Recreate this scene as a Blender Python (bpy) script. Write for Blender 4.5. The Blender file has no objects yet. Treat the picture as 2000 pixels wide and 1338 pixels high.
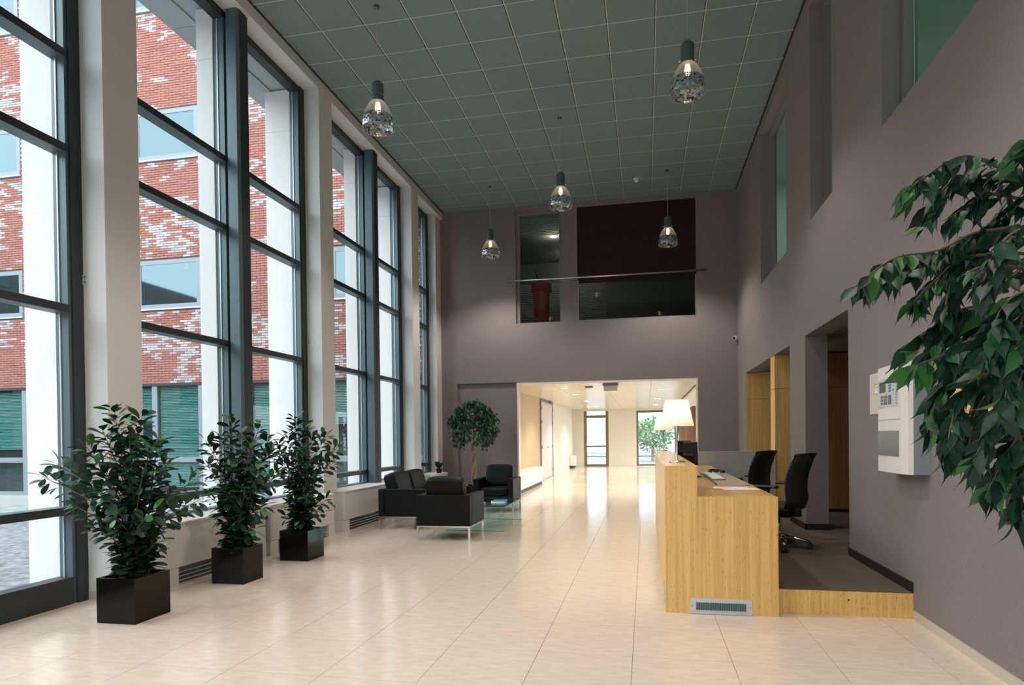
import bpy, math, random
from mathutils import Vector, Matrix, noise
R = random.Random(7)
S = bpy.context.scene
COL = S.collection

# ------------------------------------------------------------------ camera
F, CX, CY, YAW, PIT, ROL = 1179.49, 1038.2, 863.21, .1867, -.0089, -.0115
CAMZ = 1.39
_fw = Vector((-math.sin(YAW)*math.cos(PIT), math.cos(YAW)*math.cos(PIT), math.sin(PIT)))
_rt = Vector((math.cos(YAW), math.sin(YAW), 0))
_up = _rt.cross(_fw)
_r = math.cos(ROL)*_rt + math.sin(ROL)*_up
_u = -math.sin(ROL)*_rt + math.cos(ROL)*_up
cam = bpy.data.cameras.new('camera')
cam.sensor_width = 36; cam.sensor_fit = 'HORIZONTAL'; cam.lens = F*36/2000
cam.shift_x = (1000-CX)/2000; cam.shift_y = (CY-669)/2000
cam.clip_start = .05; cam.clip_end = 400
camo = bpy.data.objects.new('camera', cam); COL.objects.link(camo)
camo.matrix_world = Matrix(((_r.x, _u.x, -_fw.x, 0), (_r.y, _u.y, -_fw.y, 0), (_r.z, _u.z, -_fw.z, CAMZ), (0, 0, 0, 1)))
S.camera = camo

# ------------------------------------------------------------------ sky, exposure
w = bpy.data.worlds.new('world'); S.world = w; w.use_nodes = True
bg = w.node_tree.nodes['Background']
bg.inputs[0].default_value = (.86, .94, 1.0, 1); bg.inputs[1].default_value = 2.0
S.view_settings.view_transform = 'Standard'; S.view_settings.look = 'None'
S.view_settings.gamma = 1; S.view_settings.use_curve_mapping = False
S.view_settings.exposure = 1.55

def lamp(kind, name, loc, power, color=(1, 1, 1), size=.1, rot=None, sizey=None, spot=None):
    l = bpy.data.lights.new(name, kind); l.energy = power; l.color = color
    if kind == 'AREA':
        l.size = size
        if sizey: l.shape = 'RECTANGLE'; l.size_y = sizey
    else: l.shadow_soft_size = size
    if spot: l.spot_size = spot; l.spot_blend = .6
    o = bpy.data.objects.new(name, l); COL.objects.link(o); o.location = loc
    if rot: o.rotation_euler = rot
    return o

# ------------------------------------------------------------------ pixel helpers (photo pixel -> point on a plane)
def ray(x, y): return _fw + (x-CX)/F*_r - (y-CY)/F*_u
def _pl(x, y, a, v):
    d = ray(x, y); o = Vector((0, 0, CAMZ)); t = (v-o[a])/d[a]; return o+t*d
def pX(x, y, v): return _pl(x, y, 0, v)
def pY(x, y, v): return _pl(x, y, 1, v)
def pZ(x, y, v): return _pl(x, y, 2, v)
def proj(p):
    v = Vector(p)-Vector((0, 0, CAMZ)); d = v.dot(_fw)
    return CX+F*v.dot(_r)/d, CY-F*v.dot(_u)/d

# ------------------------------------------------------------------ materials
MATS = {}
def mat(name, col, rough=.6, metal=0., spec=.5, noise_s=0, noise_a=.0, bump=0., bump_s=200, emit=None, estr=0, stretch=None, coord='Object'):
    m = bpy.data.materials.new(name); m.use_nodes = True; MATS[name] = m
    nt = m.node_tree; b = nt.nodes['Principled BSDF']
    b.inputs['Base Color'].default_value = (*col, 1); b.inputs['Roughness'].default_value = rough
    b.inputs['Metallic'].default_value = metal; b.inputs['Specular IOR Level'].default_value = spec
    if emit: b.inputs['Emission Color'].default_value = (*emit, 1); b.inputs['Emission Strength'].default_value = estr
    if noise_s or bump:
        tc = nt.nodes.new('ShaderNodeTexCoord'); mp = nt.nodes.new('ShaderNodeMapping')
        nt.links.new(tc.outputs[coord], mp.inputs[0])
        if stretch: mp.inputs['Scale'].default_value = stretch
    if noise_s:
        n = nt.nodes.new('ShaderNodeTexNoise'); n.inputs['Scale'].default_value = noise_s; n.inputs['Detail'].default_value = 5
        nt.links.new(mp.outputs[0], n.inputs[0])
        r = nt.nodes.new('ShaderNodeValToRGB')
        r.color_ramp.elements[0].position = .3; r.color_ramp.elements[1].position = .7
        r.color_ramp.elements[0].color = (*[c*(1-noise_a) for c in col], 1)
        r.color_ramp.elements[1].color = (*[min(1, c*(1+noise_a)) for c in col], 1)
        nt.links.new(n.outputs[0], r.inputs[0]); nt.links.new(r.outputs[0], b.inputs['Base Color'])
    if bump:
        n2 = nt.nodes.new('ShaderNodeTexNoise'); n2.inputs['Scale'].default_value = bump_s; n2.inputs['Detail'].default_value = 2
        nt.links.new(mp.outputs[0], n2.inputs[0])
        bp = nt.nodes.new('ShaderNodeBump'); bp.inputs['Strength'].default_value = bump; bp.inputs['Distance'].default_value = .004
        nt.links.new(n2.outputs[0], bp.inputs['Height']); nt.links.new(bp.outputs[0], b.inputs['Normal'])
    return m

def glass(name, tint=(.93, .98, .97), base=.05, rough=0., amt=.9):
    m = bpy.data.materials.new(name); m.use_nodes = True; nt = m.node_tree
    nt.nodes.clear()
    out = nt.nodes.new('ShaderNodeOutputMaterial'); mx = nt.nodes.new('ShaderNodeMixShader')
    tr = nt.nodes.new('ShaderNodeBsdfTransparent'); tr.inputs[0].default_value = (*tint, 1)
    gl = nt.nodes.new('ShaderNodeBsdfGlossy'); gl.inputs['Roughness'].default_value = rough
    lw = nt.nodes.new('ShaderNodeLayerWeight'); lw.inputs[0].default_value = .5
    pw = nt.nodes.new('ShaderNodeMath'); pw.operation = 'POWER'; pw.inputs[1].default_value = 5
    ma = nt.nodes.new('ShaderNodeMath'); ma.operation = 'MULTIPLY_ADD'; ma.inputs[1].default_value = amt; ma.inputs[2].default_value = base
    nt.links.new(lw.outputs['Facing'], pw.inputs[0]); nt.links.new(pw.outputs[0], ma.inputs[0])
    nt.links.new(ma.outputs[0], mx.inputs[0]); nt.links.new(tr.outputs[0], mx.inputs[1]); nt.links.new(gl.outputs[0], mx.inputs[2])
    nt.links.new(mx.outputs[0], out.inputs[0]); MATS[name] = m
    return m

def wood(name, c1, c2, rough=.35, axis=2):
    """bamboo: fine strips along one axis with short dark nodes"""
    m = bpy.data.materials.new(name); m.use_nodes = True; nt = m.node_tree; b = nt.nodes['Principled BSDF']
    b.inputs['Roughness'].default_value = rough
    tc = nt.nodes.new('ShaderNodeTexCoord'); mp = nt.nodes.new('ShaderNodeMapping'); nt.links.new(tc.outputs['Object'], mp.inputs[0])
    sc = [38, 38, 38]; sc[axis] = .8; mp.inputs['Scale'].default_value = sc
    n = nt.nodes.new('ShaderNodeTexNoise'); n.inputs['Scale'].default_value = 1; n.inputs['Detail'].default_value = 4
    nt.links.new(mp.outputs[0], n.inputs[0])
    r = nt.nodes.new('ShaderNodeValToRGB'); r.color_ramp.elements[0].position = .32; r.color_ramp.elements[1].position = .68
    r.color_ramp.elements[0].color = (*c1, 1); r.color_ramp.elements[1].color = (*c2, 1)
    nt.links.new(n.outputs[0], r.inputs[0])
    mp2 = nt.nodes.new('ShaderNodeMapping'); nt.links.new(tc.outputs['Object'], mp2.inputs[0])
    sc = [110, 110, 110]; sc[axis] = 22; mp2.inputs['Scale'].default_value = sc
    n2 = nt.nodes.new('ShaderNodeTexNoise'); n2.inputs['Scale'].default_value = 1; n2.inputs['Detail'].default_value = 1
    nt.links.new(mp2.outputs[0], n2.inputs[0])
    r2 = nt.nodes.new('ShaderNodeValToRGB'); r2.color_ramp.elements[0].position = .28; r2.color_ramp.elements[1].position = .36
    r2.color_ramp.elements[0].color = (.62, .55, .48, 1); r2.color_ramp.elements[1].color = (1, 1, 1, 1)
    nt.links.new(n2.outputs[0], r2.inputs[0])
    mul = nt.nodes.new('ShaderNodeMix'); mul.data_type = 'RGBA'; mul.blend_type = 'MULTIPLY'; mul.inputs['Factor'].default_value = 1
    nt.links.new(r.outputs[0], mul.inputs[6]); nt.links.new(r2.outputs[0], mul.inputs[7])
    nt.links.new(mul.outputs[2], b.inputs['Base Color']); MATS[name] = m
    return m

def shade_mat(name, col, transl, trans=0.):
    m = bpy.data.materials.new(name); m.use_nodes = True; nt = m.node_tree; nt.nodes.clear()
    out = nt.nodes.new('ShaderNodeOutputMaterial'); d = nt.nodes.new('ShaderNodeBsdfDiffuse'); t = nt.nodes.new('ShaderNodeBsdfTranslucent')
    d.inputs[0].default_value = (*col, 1); t.inputs[0].default_value = (*col, 1)
    mx = nt.nodes.new('ShaderNodeMixShader'); mx.inputs[0].default_value = transl
    nt.links.new(d.outputs[0], mx.inputs[1]); nt.links.new(t.outputs[0], mx.inputs[2]); nt.links.new(mx.outputs[0], out.inputs[0])
    MATS[name] = m; return m

wall_m = mat('woven_wall', (.235, .208, .207), .75, spec=.25, bump=.5, bump_s=160, noise_s=90, noise_a=.07)
white_m = mat('white_plaster', (.66, .665, .65), .75, noise_s=120, noise_a=.04, bump=.35, bump_s=170)
cream_m = mat('cream_plaster', (.78, .72, .61), .7)
tan_m = mat('tan_panel', (.55, .40, .22), .55)
ceil_m = mat('ceiling_tile', (.20, .265, .262), .8, noise_s=60, noise_a=.05, bump=.3, bump_s=300)
grid_m = mat('ceiling_grid', (.03, .033, .032), .6)
floor_m = mat('stone_tile', (.745, .615, .50), .14, spec=.5, noise_s=5, noise_a=.07, stretch=(1, 2.5, 1), coord='Generated')
grout_m = mat('grout', (.16, .15, .13), .8)
frame_m = mat('blue_grey_metal', (.10, .15, .165), .45, metal=.25, spec=.5)
dark_m = mat('dark_metal', (.025, .032, .036), .5, spec=.5)
steel_m = mat('brushed_steel', (.62, .62, .58), .28, metal=1)
chrome_m = mat('chrome', (.8, .8, .8), .12, metal=1)
alu_m = mat('aluminium', (.62, .66, .70), .4, metal=.4)
pier_m = mat('white_concrete', (.86, .84, .83), .8, noise_s=3, noise_a=.02)
soffit_m = mat('soffit_panel', (.42, .46, .45), .7)
mortar_m = mat('mortar', (.20, .19, .18), .9)
BR = [mat('brick_%s' % n, c, .85, noise_s=30, noise_a=.12) for n, c in
      (('red', (.29, .105, .085)), ('rose', (.32, .128, .104)), ('orange', (.33, .135, .095)), ('pale', (.42, .37, .36)), ('grey', (.34, .30, .31)))]
wframe_m = mat('grey_window_frame', (.21, .24, .28), .5)
fglass_m = mat('sky_glass', (.095, .135, .15), .03, metal=1)
gglass_m = glass('tinted_glass', (.45, .72, .70), .10)
glass_m = glass('window_glass', (.92, .97, .965), .03)
nglass_m = glass('green_glass', (.55, .80, .72), .08)
dglass_m = glass('dark_glass', (.70, .80, .77), .06)
tglass_m = glass('table_glass', (.72, .90, .86), .08)
gedge_m = mat('glass_edge', (.12, .36, .33), .15)
bamboo_m = wood('bamboo', (.68, .40, .11), (.86, .57, .21))
bamboo_y = wood('bamboo_top', (.68, .40, .11), (.86, .57, .21), .22, axis=1)
bamboo_shaded = wood('shaded_bamboo', (.30, .12, .035), (.40, .18, .06), .4)  # same bamboo with its shade put into the colour
carpet_m = mat('carpet', (.135, .11, .085), .95, spec=.1, noise_s=300, noise_a=.25, bump=.5, bump_s=500)
base_m = mat('dark_skirting', (.02, .014, .011), .5)
stone_m = mat('stone_skirting', (.56, .50, .40), .35)
leather_m = mat('black_leather', (.006, .007, .008), .5, spec=.18, bump=.25, bump_s=120)
black_m = mat('black_gloss', (.005, .0045, .0045), .12, spec=.28)
blackp_m = mat('black_plastic', (.012, .012, .013), .45)
mesh_m = mat('black_mesh', (.016, .017, .018), .7)
soil_m = mat('soil', (.03, .02, .014), .95, bump=.8, bump_s=60)
bark_m = mat('bark', (.30, .22, .13), .8, noise_s=14, noise_a=.3)
twig_m = mat('twig', (.16, .11, .06), .8)
LEAF = [mat('leaf_dark', (.009, .038, .021), .42, spec=.35), mat('leaf_mid', (.014, .060, .028), .40, spec=.35), mat('leaf_fresh', (.040, .15, .033), .42, spec=.35)]
FIC = [mat('ficus_dark', (.006, .028, .017), .48, spec=.28), mat('ficus_mid', (.009, .050, .023), .45, spec=.28), mat('ficus_fresh', (.030, .125, .024), .45, spec=.3)]
plast_m = mat('white_plastic', (.74, .70, .68), .45)
lampgrey_m = mat('lamp_grey', (.10, .155, .15), .5, metal=.3)
paper_m = mat('paper', (.80, .80, .78), .7)
blue_m = mat('blue_cover', (.03, .25, .50), .4)
pad_m = mat('beige_pad', (.50, .41, .29), .35)
red_m = mat('red_plastic', (.40, .022, .02), .25)
blind_m = mat('brown_blind', (.018, .006, .005), .8)
slat_m = mat('blind_slat', (.40, .50, .47), .5)
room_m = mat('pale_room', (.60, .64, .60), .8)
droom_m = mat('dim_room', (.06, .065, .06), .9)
pave_m = mat('cobbles', (.17, .175, .19), .85, noise_s=9, noise_a=.5, bump=1, bump_s=14)
grass_m = mat('grass', (.22, .27, .25), .95, noise_s=3, noise_a=.3)
kerb_m = mat('kerb', (.40, .40, .39), .9)
roof_m = mat('roof', (.35, .35, .35), .9)
glow_m = mat('bulb_glow', (1, .8, .6), .5, emit=(1, .60, .36), estr=2.2)
panel_glow = mat('lamp_panel', (1, 1, 1), .5, emit=(.85, 1, .93), estr=9)
down_glow = mat('downlight_glow', (1, 1, 1), .5, emit=(1, .87, .66), estr=1.6)
shade_m = shade_mat('lamp_shade_fabric', (.92, .84, .78), .5)
acryl_m = glass('acrylic', (.66, .72, .71), .16, .22, .8)
_nt = acryl_m.node_tree; _o = [n for n in _nt.nodes if n.type == 'OUTPUT_MATERIAL'][0]; _m0 = _o.inputs[0].links[0].from_node
_mx = _nt.nodes.new('ShaderNodeMixShader'); _mx.inputs[0].default_value = .36; _tl = _nt.nodes.new('ShaderNodeBsdfTranslucent'); _tl.inputs[0].default_value = (.75, .78, .76, 1)
_nt.links.new(_m0.outputs[0], _mx.inputs[1]); _nt.links.new(_tl.outputs[0], _mx.inputs[2]); _nt.links.new(_mx.outputs[0], _o.inputs[0])
slatw_m = mat('brown_slat', (.16, .08, .035), .5)
corrceil_m = mat('corridor_ceiling', (.72, .66, .52), .25, spec=.6)
farwall_m = mat('far_building_wall', (.86, .86, .87), .8); brown_m = mat('far_brown_wall', (.20, .17, .15), .9)
farglass_m = mat('far_window', (.42, .46, .50), .3)
label_m = mat('label_red', (.65, .16, .08), .6)
lcd_m = mat('dark_display', (.05, .065, .06), .3)
blueb_m = mat('blue_button', (.05, .12, .40), .5)
dirgrey_m = mat('grey_key', (.16, .17, .17), .5)
gwin_m = mat('smoked_window', (.13, .165, .165), .25)
yel_m = mat('yellow_lamp', (.7, .5, .05), .5)

# ------------------------------------------------------------------ object helpers
ORG = {}
def tag(o, label=None, cat=None, group=None, kind=None):
    if label: o['label'] = label
    if cat: o['category'] = cat
    if group: o['group'] = group
    if kind: o['kind'] = kind
    return o
def thing(name, label, cat, loc=(0, 0, 0), rz=0, group=None, kind=None):
    o = bpy.data.objects.new(name, None); COL.objects.link(o); o.empty_display_size = .1
    o.location = loc; o.rotation_euler = (0, 0, rz); ORG[o.name] = Vector(loc)
    return tag(o, label, cat, group, kind)
def addobj(name, me, parent=None, m4=None):
    o = bpy.data.objects.new(name, me); COL.objects.link(o)
    if parent: o.parent = parent; ORG[o.name] = ORG.get(parent.name, Vector())
    if m4 is not None: o.matrix_local = m4
    return o
class MB:
    def __init__(s): s.v = []; s.f = []; s.mi = []; s.cur = 0
    def quad(s, *p):
        n = len(s.v); s.v += [tuple(q) for q in p]; s.f.append(tuple(range(n, n+len(p)))); s.mi.append(s.cur); return s
    def box(s, x0, x1, y0, y1, z0, z1):
        x0, x1 = sorted((x0, x1)); y0, y1 = sorted((y0, y1)); z0, z1 = sorted((z0, z1))
        n = len(s.v)
        s.v += [(x0, y0, z0), (x1, y0, z0), (x1, y1, z0), (x0, y1, z0), (x0, y0, z1), (x1, y0, z1), (x1, y1, z1), (x0, y1, z1)]
        for f in ((0, 3, 2, 1), (4, 5, 6, 7), (0, 1, 5, 4), (1, 2, 6, 5), (2, 3, 7, 6), (3, 0, 4, 7)):
            s.f.append(tuple(n+i for i in f)); s.mi.append(s.cur)
        return s
    def lathe(s, prof, seg=24, c=(0, 0, 0), cap=True):
        n = len(s.v); c = Vector(c)
        for r, z in prof:
            for k in range(seg):
                a = 2*math.pi*k/seg; s.v.append((c.x+r*math.cos(a), c.y+r*math.sin(a), c.z+z))
        for i in range(len(prof)-1):
            for k in range(seg):
                a, b = n+i*seg+k, n+i*seg+(k+1) % seg
                s.f.append((a, b, b+seg, a+seg)); s.mi.append(s.cur)
        if cap:
            s.f.append(tuple(n+k for k in reversed(range(seg)))); s.mi.append(s.cur)
            e = n+(len(prof)-1)*seg; s.f.append(tuple(e+k for k in range(seg))); s.mi.append(s.cur)
        return s
    def tube(s, pts, r, seg=8):
        pts = [Vector(p) for p in pts]; rr = r if isinstance(r, (list, tuple)) else [r]*len(pts)
        n = len(s.v)
        for i, p in enumerate(pts):
            d = (pts[min(i+1, len(pts)-1)]-pts[max(i-1, 0)]).normalized()
            a = d.cross(Vector((0, 0, 1)) if abs(d.z) < .9 else Vector((1, 0, 0))).normalized(); b = d.cross(a)
            for k in range(seg):
                t = 2*math.pi*k/seg; s.v.append(tuple(p+rr[i]*(math.cos(t)*a+math.sin(t)*b)))
        for i in range(len(pts)-1):
            for k in range(seg):
                a, b = n+i*seg+k, n+i*seg+(k+1) % seg
                s.f.append((a, a+seg, b+seg, b)); s.mi.append(s.cur)
        s.f.append(tuple(n+k for k in range(seg))); s.mi.append(s.cur)
        e = n+(len(pts)-1)*seg; s.f.append(tuple(e+k for k in reversed(range(seg)))); s.mi.append(s.cur)
        return s
    def prism(s, poly, axis, a0, a1):
        """extrude a 2D polygon along an axis (0,1,2)"""
        n = len(s.v); k = len(poly)
        for a in (a0, a1):
            for p in poly:
                q = list(p); q.insert(axis, a); s.v.append(tuple(q))
        s.f.append(tuple(n+i for i in range(k))); s.f.append(tuple(n+k+i for i in reversed(range(k)))); s.mi += [s.cur]*2
        for i in range(k):
            j = (i+1) % k; s.f.append((n+i, n+k+i, n+k+j, n+j)); s.mi.append(s.cur)
        return s
    def build(s, name, m, parent=None, local=False, smooth=False, bevel=0, sub=0):
        o0 = Vector() if (local or parent is None) else ORG.get(parent.name, Vector())
        me = bpy.data.meshes.new(name)
        me.from_pydata([tuple(Vector(p)-o0) for p in s.v], [], s.f)
        for mm in (m if isinstance(m, list) else [m]): me.materials.append(mm)
        if isinstance(m, list): me.polygons.foreach_set('material_index', s.mi)
        if smooth: me.polygons.foreach_set('use_smooth', [True]*len(s.f))
        import bmesh
        b = bmesh.new(); b.from_mesh(me); bmesh.ops.recalc_face_normals(b, faces=b.faces[:]); b.to_mesh(me); b.free()
        o = addobj(name, me, parent)
        if bevel:
            md = o.modifiers.new('bevel', 'BEVEL'); md.width = bevel; md.segments = 3; md.limit_method = 'ANGLE'
            me.polygons.foreach_set('use_smooth', [True]*len(me.polygons))
            w_ = o.modifiers.new('wn', 'WEIGHTED_NORMAL'); w_.keep_sharp = True
        if sub:
            md = o.modifiers.new('sub', 'SUBSURF'); md.levels = sub; md.render_levels = sub
        return o
def bx(*a): return MB().box(*a)

# ================================================================== STRUCTURE
XR, XL, YB, ZC = 1.95, -4.60, 13.48, 6.604
Y0 = -3.0
# ---- floor: screed with single stone tiles
fl = bx(-4.86, 2.0, Y0, 13.55, -.2, -.004).build('floor', grout_m)
tag(fl, 'polished beige stone tile floor of the lobby', 'floor', kind='structure')
tile_me = None
for i in range(-8, 4):
    for j in range(-1, 18):
        x0, y0 = -.0925+.6*i, 3.23+.6*j
        if y0 > 13.5: continue
        x1, y1 = min(x0+.598, 1.948), min(y0+.598, 13.549); x0 = max(x0, -4.855)
        if x1-x0 < .02: continue
        bx(x0+.001, x1, y0+.0007, y1, -.004, 0).build('floor_tile', floor_m, fl)
# behind the camera: one sheet
bx(-4.85, 1.948, Y0, 2.628, -.004, 0).build('floor_sheet', floor_m, fl)
# ---- ceiling: dark grid with single tiles
ce = bx(XL-.02, XR, Y0, YB, ZC+.006, ZC+.05).build('ceiling', grid_m)
tag(ce, 'high grey suspended ceiling of square acoustic tiles', 'ceiling', kind='structure')
gx, gy = -4.029, 6.554
tm = {}
for i in range(-1, 11):
    for j in range(-6, 13):
        x0, x1 = max(gx+.6*i, XL+.03), min(gx+.6*(i+1), XR-.02)
        y0, y1 = gy+.6*j, min(gy+.6*(j+1), YB-.005)
        if x1-x0 < .05 or y1-y0 < .03: continue
        m_ = MB(); g, d = .011, .016
        a = (x0+g, y0+g, x1-g, y1-g); cx_, cy_ = (x0+x1)/2, (y0+y1)/2
        key = (round(x1-x0, 3), round(y1-y0, 3))
        if key not in tm:
            hx, hy = (x1-x0)/2-.011, (y1-y0)/2-.006
            m_.box(-hx, hx, -hy, hy, 0, .004)
            b_ = m_.build('ceiling_tile', ceil_m, ce, local=True); tm[key] = b_.data
        else:
            b_ = addobj('ceiling_tile', tm[key], ce)
        b_.location = (cx_, cy_, ZC)
# light T-rails of the grid, seen as thin pale lines
gr = MB()
for i in range(0, 11):
    x = gx+.6*i
    if x < XR-.02: gr.box(x+.0, x+.010, Y0, YB-.005, ZC+.0015, ZC+.006)
for j in range(-6, 13):
    y = gy+.6*j
    if y < YB-.02: gr.box(XL+.03, XR-.02, y-.006, y+.006, ZC+.0015, ZC+.006)
gr.build('grid_rails', mat('rail', (.60, .66, .64), .5), ce)
# ---- roof and canopy
rf = bx(-4.95, 5.2, Y0-.3, 13.9, 6.75, 7.1).build('roof', roof_m); tag(rf, 'flat roof slab over the lobby', 'roof', kind='structure')
cn = thing('canopy', 'pale green-grey canopy soffit outside above the tall windows', 'canopy', (-5.35, 5, 6.5), kind='structure')
for k in range(7):
    y0 = -3+k*2.4
    bx(-5.36, -4.96, y0+.004, min(y0+2.396, 13.4), 6.52, 6.6).build('soffit_panel', soffit_m, cn)
    bx(-5.74, -5.365, y0+.004, min(y0+2.396, 13.4), 6.5, 6.58).build('soffit_panel', soffit_m, cn)
bx(-5.74, -4.96, Y0, 13.4, 6.605, 7.2).build('fascia', soffit_m, cn)

# ---- left wall: beam, parapets; columns
wl = MB()
wl.box(-4.96, XL, Y0, YB, 6.46, 6.74)
COLS = [-6.2+3.56, .94, 4.49, 8.06, 11.57]; CW = .37
for a, b in ((4.49+CW, 8.06), (8.06+CW, 11.57), (11.57+CW, 13.40)):
    wl.box(-4.98, -4.875, a, b, 0, .585)
wlo = wl.build('wall_left', white_m); tag(wlo, 'pale beam and low parapet of the glazed left wall', 'wall', kind='structure')
NAMES = ['', '', 'white plaster column behind the nearest potted shrub', 'white plaster column between second window bay and coffee corner', 'white plaster column beside the black sofa near the back wall']
for k, y in enumerate(COLS):
    if k < 1: continue
    t = thing('column', NAMES[k] or 'white plaster column outside the left edge of the view', 'column', (-4.72, y+CW/2, 0), group='columns along the glass wall')
    bx(-4.874, XL, y, y+CW, .075, 6.459).build('shaft', white_m, t)
    bx(-4.874, XL+.004, y-.004, y+CW+.004, 0, .075).build('plinth', stone_m, t)
# end pilaster by the back wall
tag(bx(-4.874, -4.66, 13.15, YB-.002, 0, 6.459).build('pilaster', white_m), 'narrow pale pilaster where glass wall meets back wall', 'pilaster')

# ---- windows of the left wall
ZT = [4.71, 3.90, 2.53, .80]
FX0, FX1 = -4.98, -4.85     # frame depth
GX = -4.94
def window_bay(n, y0, y1, posts, zb, zt, label, door=False, tubes=()):
    t = thing('window_%d' % n, label, 'window', (-4.9, (y0+y1)/2, 0), kind='structure')
    ys = [y0, y1]
    fr = .13
    # jambs, head and sill
    for a, b in ((y0, y0+fr), (y1-fr, y1)):
        bx(FX0, FX1, a, b, zb, zt).build('frame_post', frame_m, t)
        bx(FX1-.002, FX1+.02, a+(0 if a == y0 else .03), b-(.03 if a == y0 else 0), zb, zt).build('cover_strip', dark_m, t)
    bx(FX0, FX1+.002, y0+fr, y1-fr, zt-.09, zt).build('frame_head', dark_m, t)
    bx(FX0, FX1+.01, y0+fr, y1-fr, zb, zb+(.23 if door else .035)).build('frame_sill', dark_m if door else frame_m, t)
    edges = [y0+fr]
    for p in posts:
        bx(FX0, FX1, p-.075, p+.075, zb, zt).build('frame_post', frame_m, t); edges += [p-.075, p+.075]
    edges.append(y1-fr)
    zs = [zb+(.23 if door else .035)]+[z for z in sorted(ZT) if z > zb+.1]
    for a, b in zip(edges[0::2], edges[1::2]):
        for z in ZT:
            if z < zb+.1: continue
            o_ = bx(FX0, FX1+.012, a, b, z-.035, z+.035).build('transom', frame_m, t)
            bx(FX1+.012, FX1+.016, a, b, z-.034, z+.03).build('transom_cap', dark_m, o_)
        lim = zs+[zt-.09]
        for z0, z1 in zip(lim[:-1], lim[1:]):
            MB().quad((GX, a, z0), (GX, b, z0), (GX, b, z1), (GX, a, z1)).build('pane', glass_m, t)
        bx(GX+.004, GX+.016, a+.002, a+.01, zb, zt-.09).build('glazing_bead', alu_m, t)
        bx(GX+.004, GX+.016, b-.01, b-.002, zb, zt-.09).build('glazing_bead', alu_m, t)
    return t
window_bay(1, COLS[1]+CW+.002, 4.488, [2.9], 0, 6.459, 'floor-length dark framed window at the left edge', door=True)
window_bay(2, 4.49+CW+.002, 8.058, [6.45], .585, 6.459, 'tall dark framed window behind the three potted shrubs')
window_bay(3, 8.06+CW+.002, 11.568, [10.02], .585, 6.459, 'tall dark framed window behind the black sofa')
window_bay(4, 11.57+CW+.002, 13.148, [], .585, 6.459, 'narrow tall window in the corner by the back wall')
tag(bx(-4.98, -4.85, Y0, COLS[1]-.002, 0, 6.46).build('wall_left_rear', white_m), 'plain white wall left of the viewpoint', 'wall', kind='structure')
for y, lb in ((6.45, 'slim dark steel post in front of window behind shrubs'), (10.02, 'slim dark steel post in front of window behind sofa')):
    t = thing('steel_post', lb, 'post', (-4.74, y, .6), group='steel posts at the windows')
    p = MB()
    rr = .088
    poly = [(-4.74+rr*sx*a, y+rr*sy*b) for sx, sy, a, b in ((-1, -1, .7, 1), (1, -1, .7, 1), (1, -1, 1, .7), (1, 1, 1, .7), (1, 1, .7, 1), (-1, 1, .7, 1), (-1, 1, 1, .7), (-1, -1, 1, .7))]
    p.prism(poly, 2, .588, 6.458); p.build('shaft', frame_m, t)
    bx(-4.66, -4.647, y-.05, y+.088, .6, 6.45).build('front_strip', dark_m, t)
    bx(-4.85, -4.80, y-.03, y+.03, .6, 6.45).build('connector', dark_m, t)
for y in (4.49, 8.06, 11.57):
    t = thing('steel_bracket', 'small bolted steel bracket fixing %s window frame to its column' % {4.49: 'the nearest', 8.06: 'the middle', 11.57: 'the farthest'}[y], 'bracket', (-4.83, y, 2.8), group='window brackets')
    bx(-4.846, -4.78, y-.012, y-.001, 2.765, 2.85).build('plate', alu_m, t)
    for sx in (-4.826, -4.8):
        for z in (2.785, 2.83):
            MB().lathe([(.007, 0), (.007, .008)], 8).build('bolt', dirgrey_m, t, local=True).matrix_local = Matrix.Translation((sx+4.83, -.012, z-2.8)) @ Matrix.Rotation(math.pi/2, 4, 'X')
# ---- white piers outside
PL = {4.49: 'leftmost', 8.06: 'third from the left', 11.57: 'fifth from the left', 6.45: 'second from the left', 10.02: 'fourth from the left'}
for y in (.94, 4.49, 8.06, 11.57):
    t = thing('concrete_pier', 'broad white concrete pier outside the glass, %s' % PL.get(y, 'left of the view'), 'pier', (-5.27, y+.18, -.25), group='white piers outside')
    for a, b in ((-.25, 2.62), (2.624, 5.9), (5.904, 6.498)):
        bx(-5.46, -5.06, y, y+.36, a, b).build('block', pier_m, t)
for y in (2.9, 6.45, 10.02):
    t = thing('concrete_pier', 'slim white pier outside behind a window post, %s' % PL.get(y, 'left of the view'), 'pier', (-5.1, y, -.25), group='white piers outside')
    for a, b in ((-.25, 2.62), (2.624, 5.9), (5.904, 6.498)):
        bx(-5.2, -4.985, y-.09, y+.09, a, b).build('block', pier_m, t)

# ---- right wall with openings and window niches
def room(name, m, label, boxes):
    t = thing(name, label, 'room', boxes[0][0::2], kind='structure')
    for q in boxes: bx(*q).build('room_wall', m, t)
def wall_with_holes(name, m, axis, a0, a1, u0, u1, z0, z1, holes, label):
    """slab normal to axis between a0..a1, holes = (u0,u1,z0,z1)"""
    us = sorted({u0, u1, *[h[0] for h in holes], *[h[1] for h in holes]}); b = MB()
    for p, q in zip(us[:-1], us[1:]):
        hs = sorted([(h[2], h[3]) for h in holes if h[0] <= p+1e-6 and h[1] >= q-1e-6]); z = z0
        for c, d in hs+[(z1, z1)]:
            if c > z+1e-6:
                b.box(a0, a1, p, q, z, c) if axis == 0 else b.box(p, q, a0, a1, z, c)
            z = max(z, d)
    return tag(b.build(name, m), label, 'wall', kind='structure')
O1, O2 = (6.37, 7.985), (8.79, 12.5); ZO = 2.595; ZP = .195
NI = [(3.5, 5.49), (6.84, 7.69), (8.94, 10.83)]; ZS, ZH = 3.925, 6.45
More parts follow.
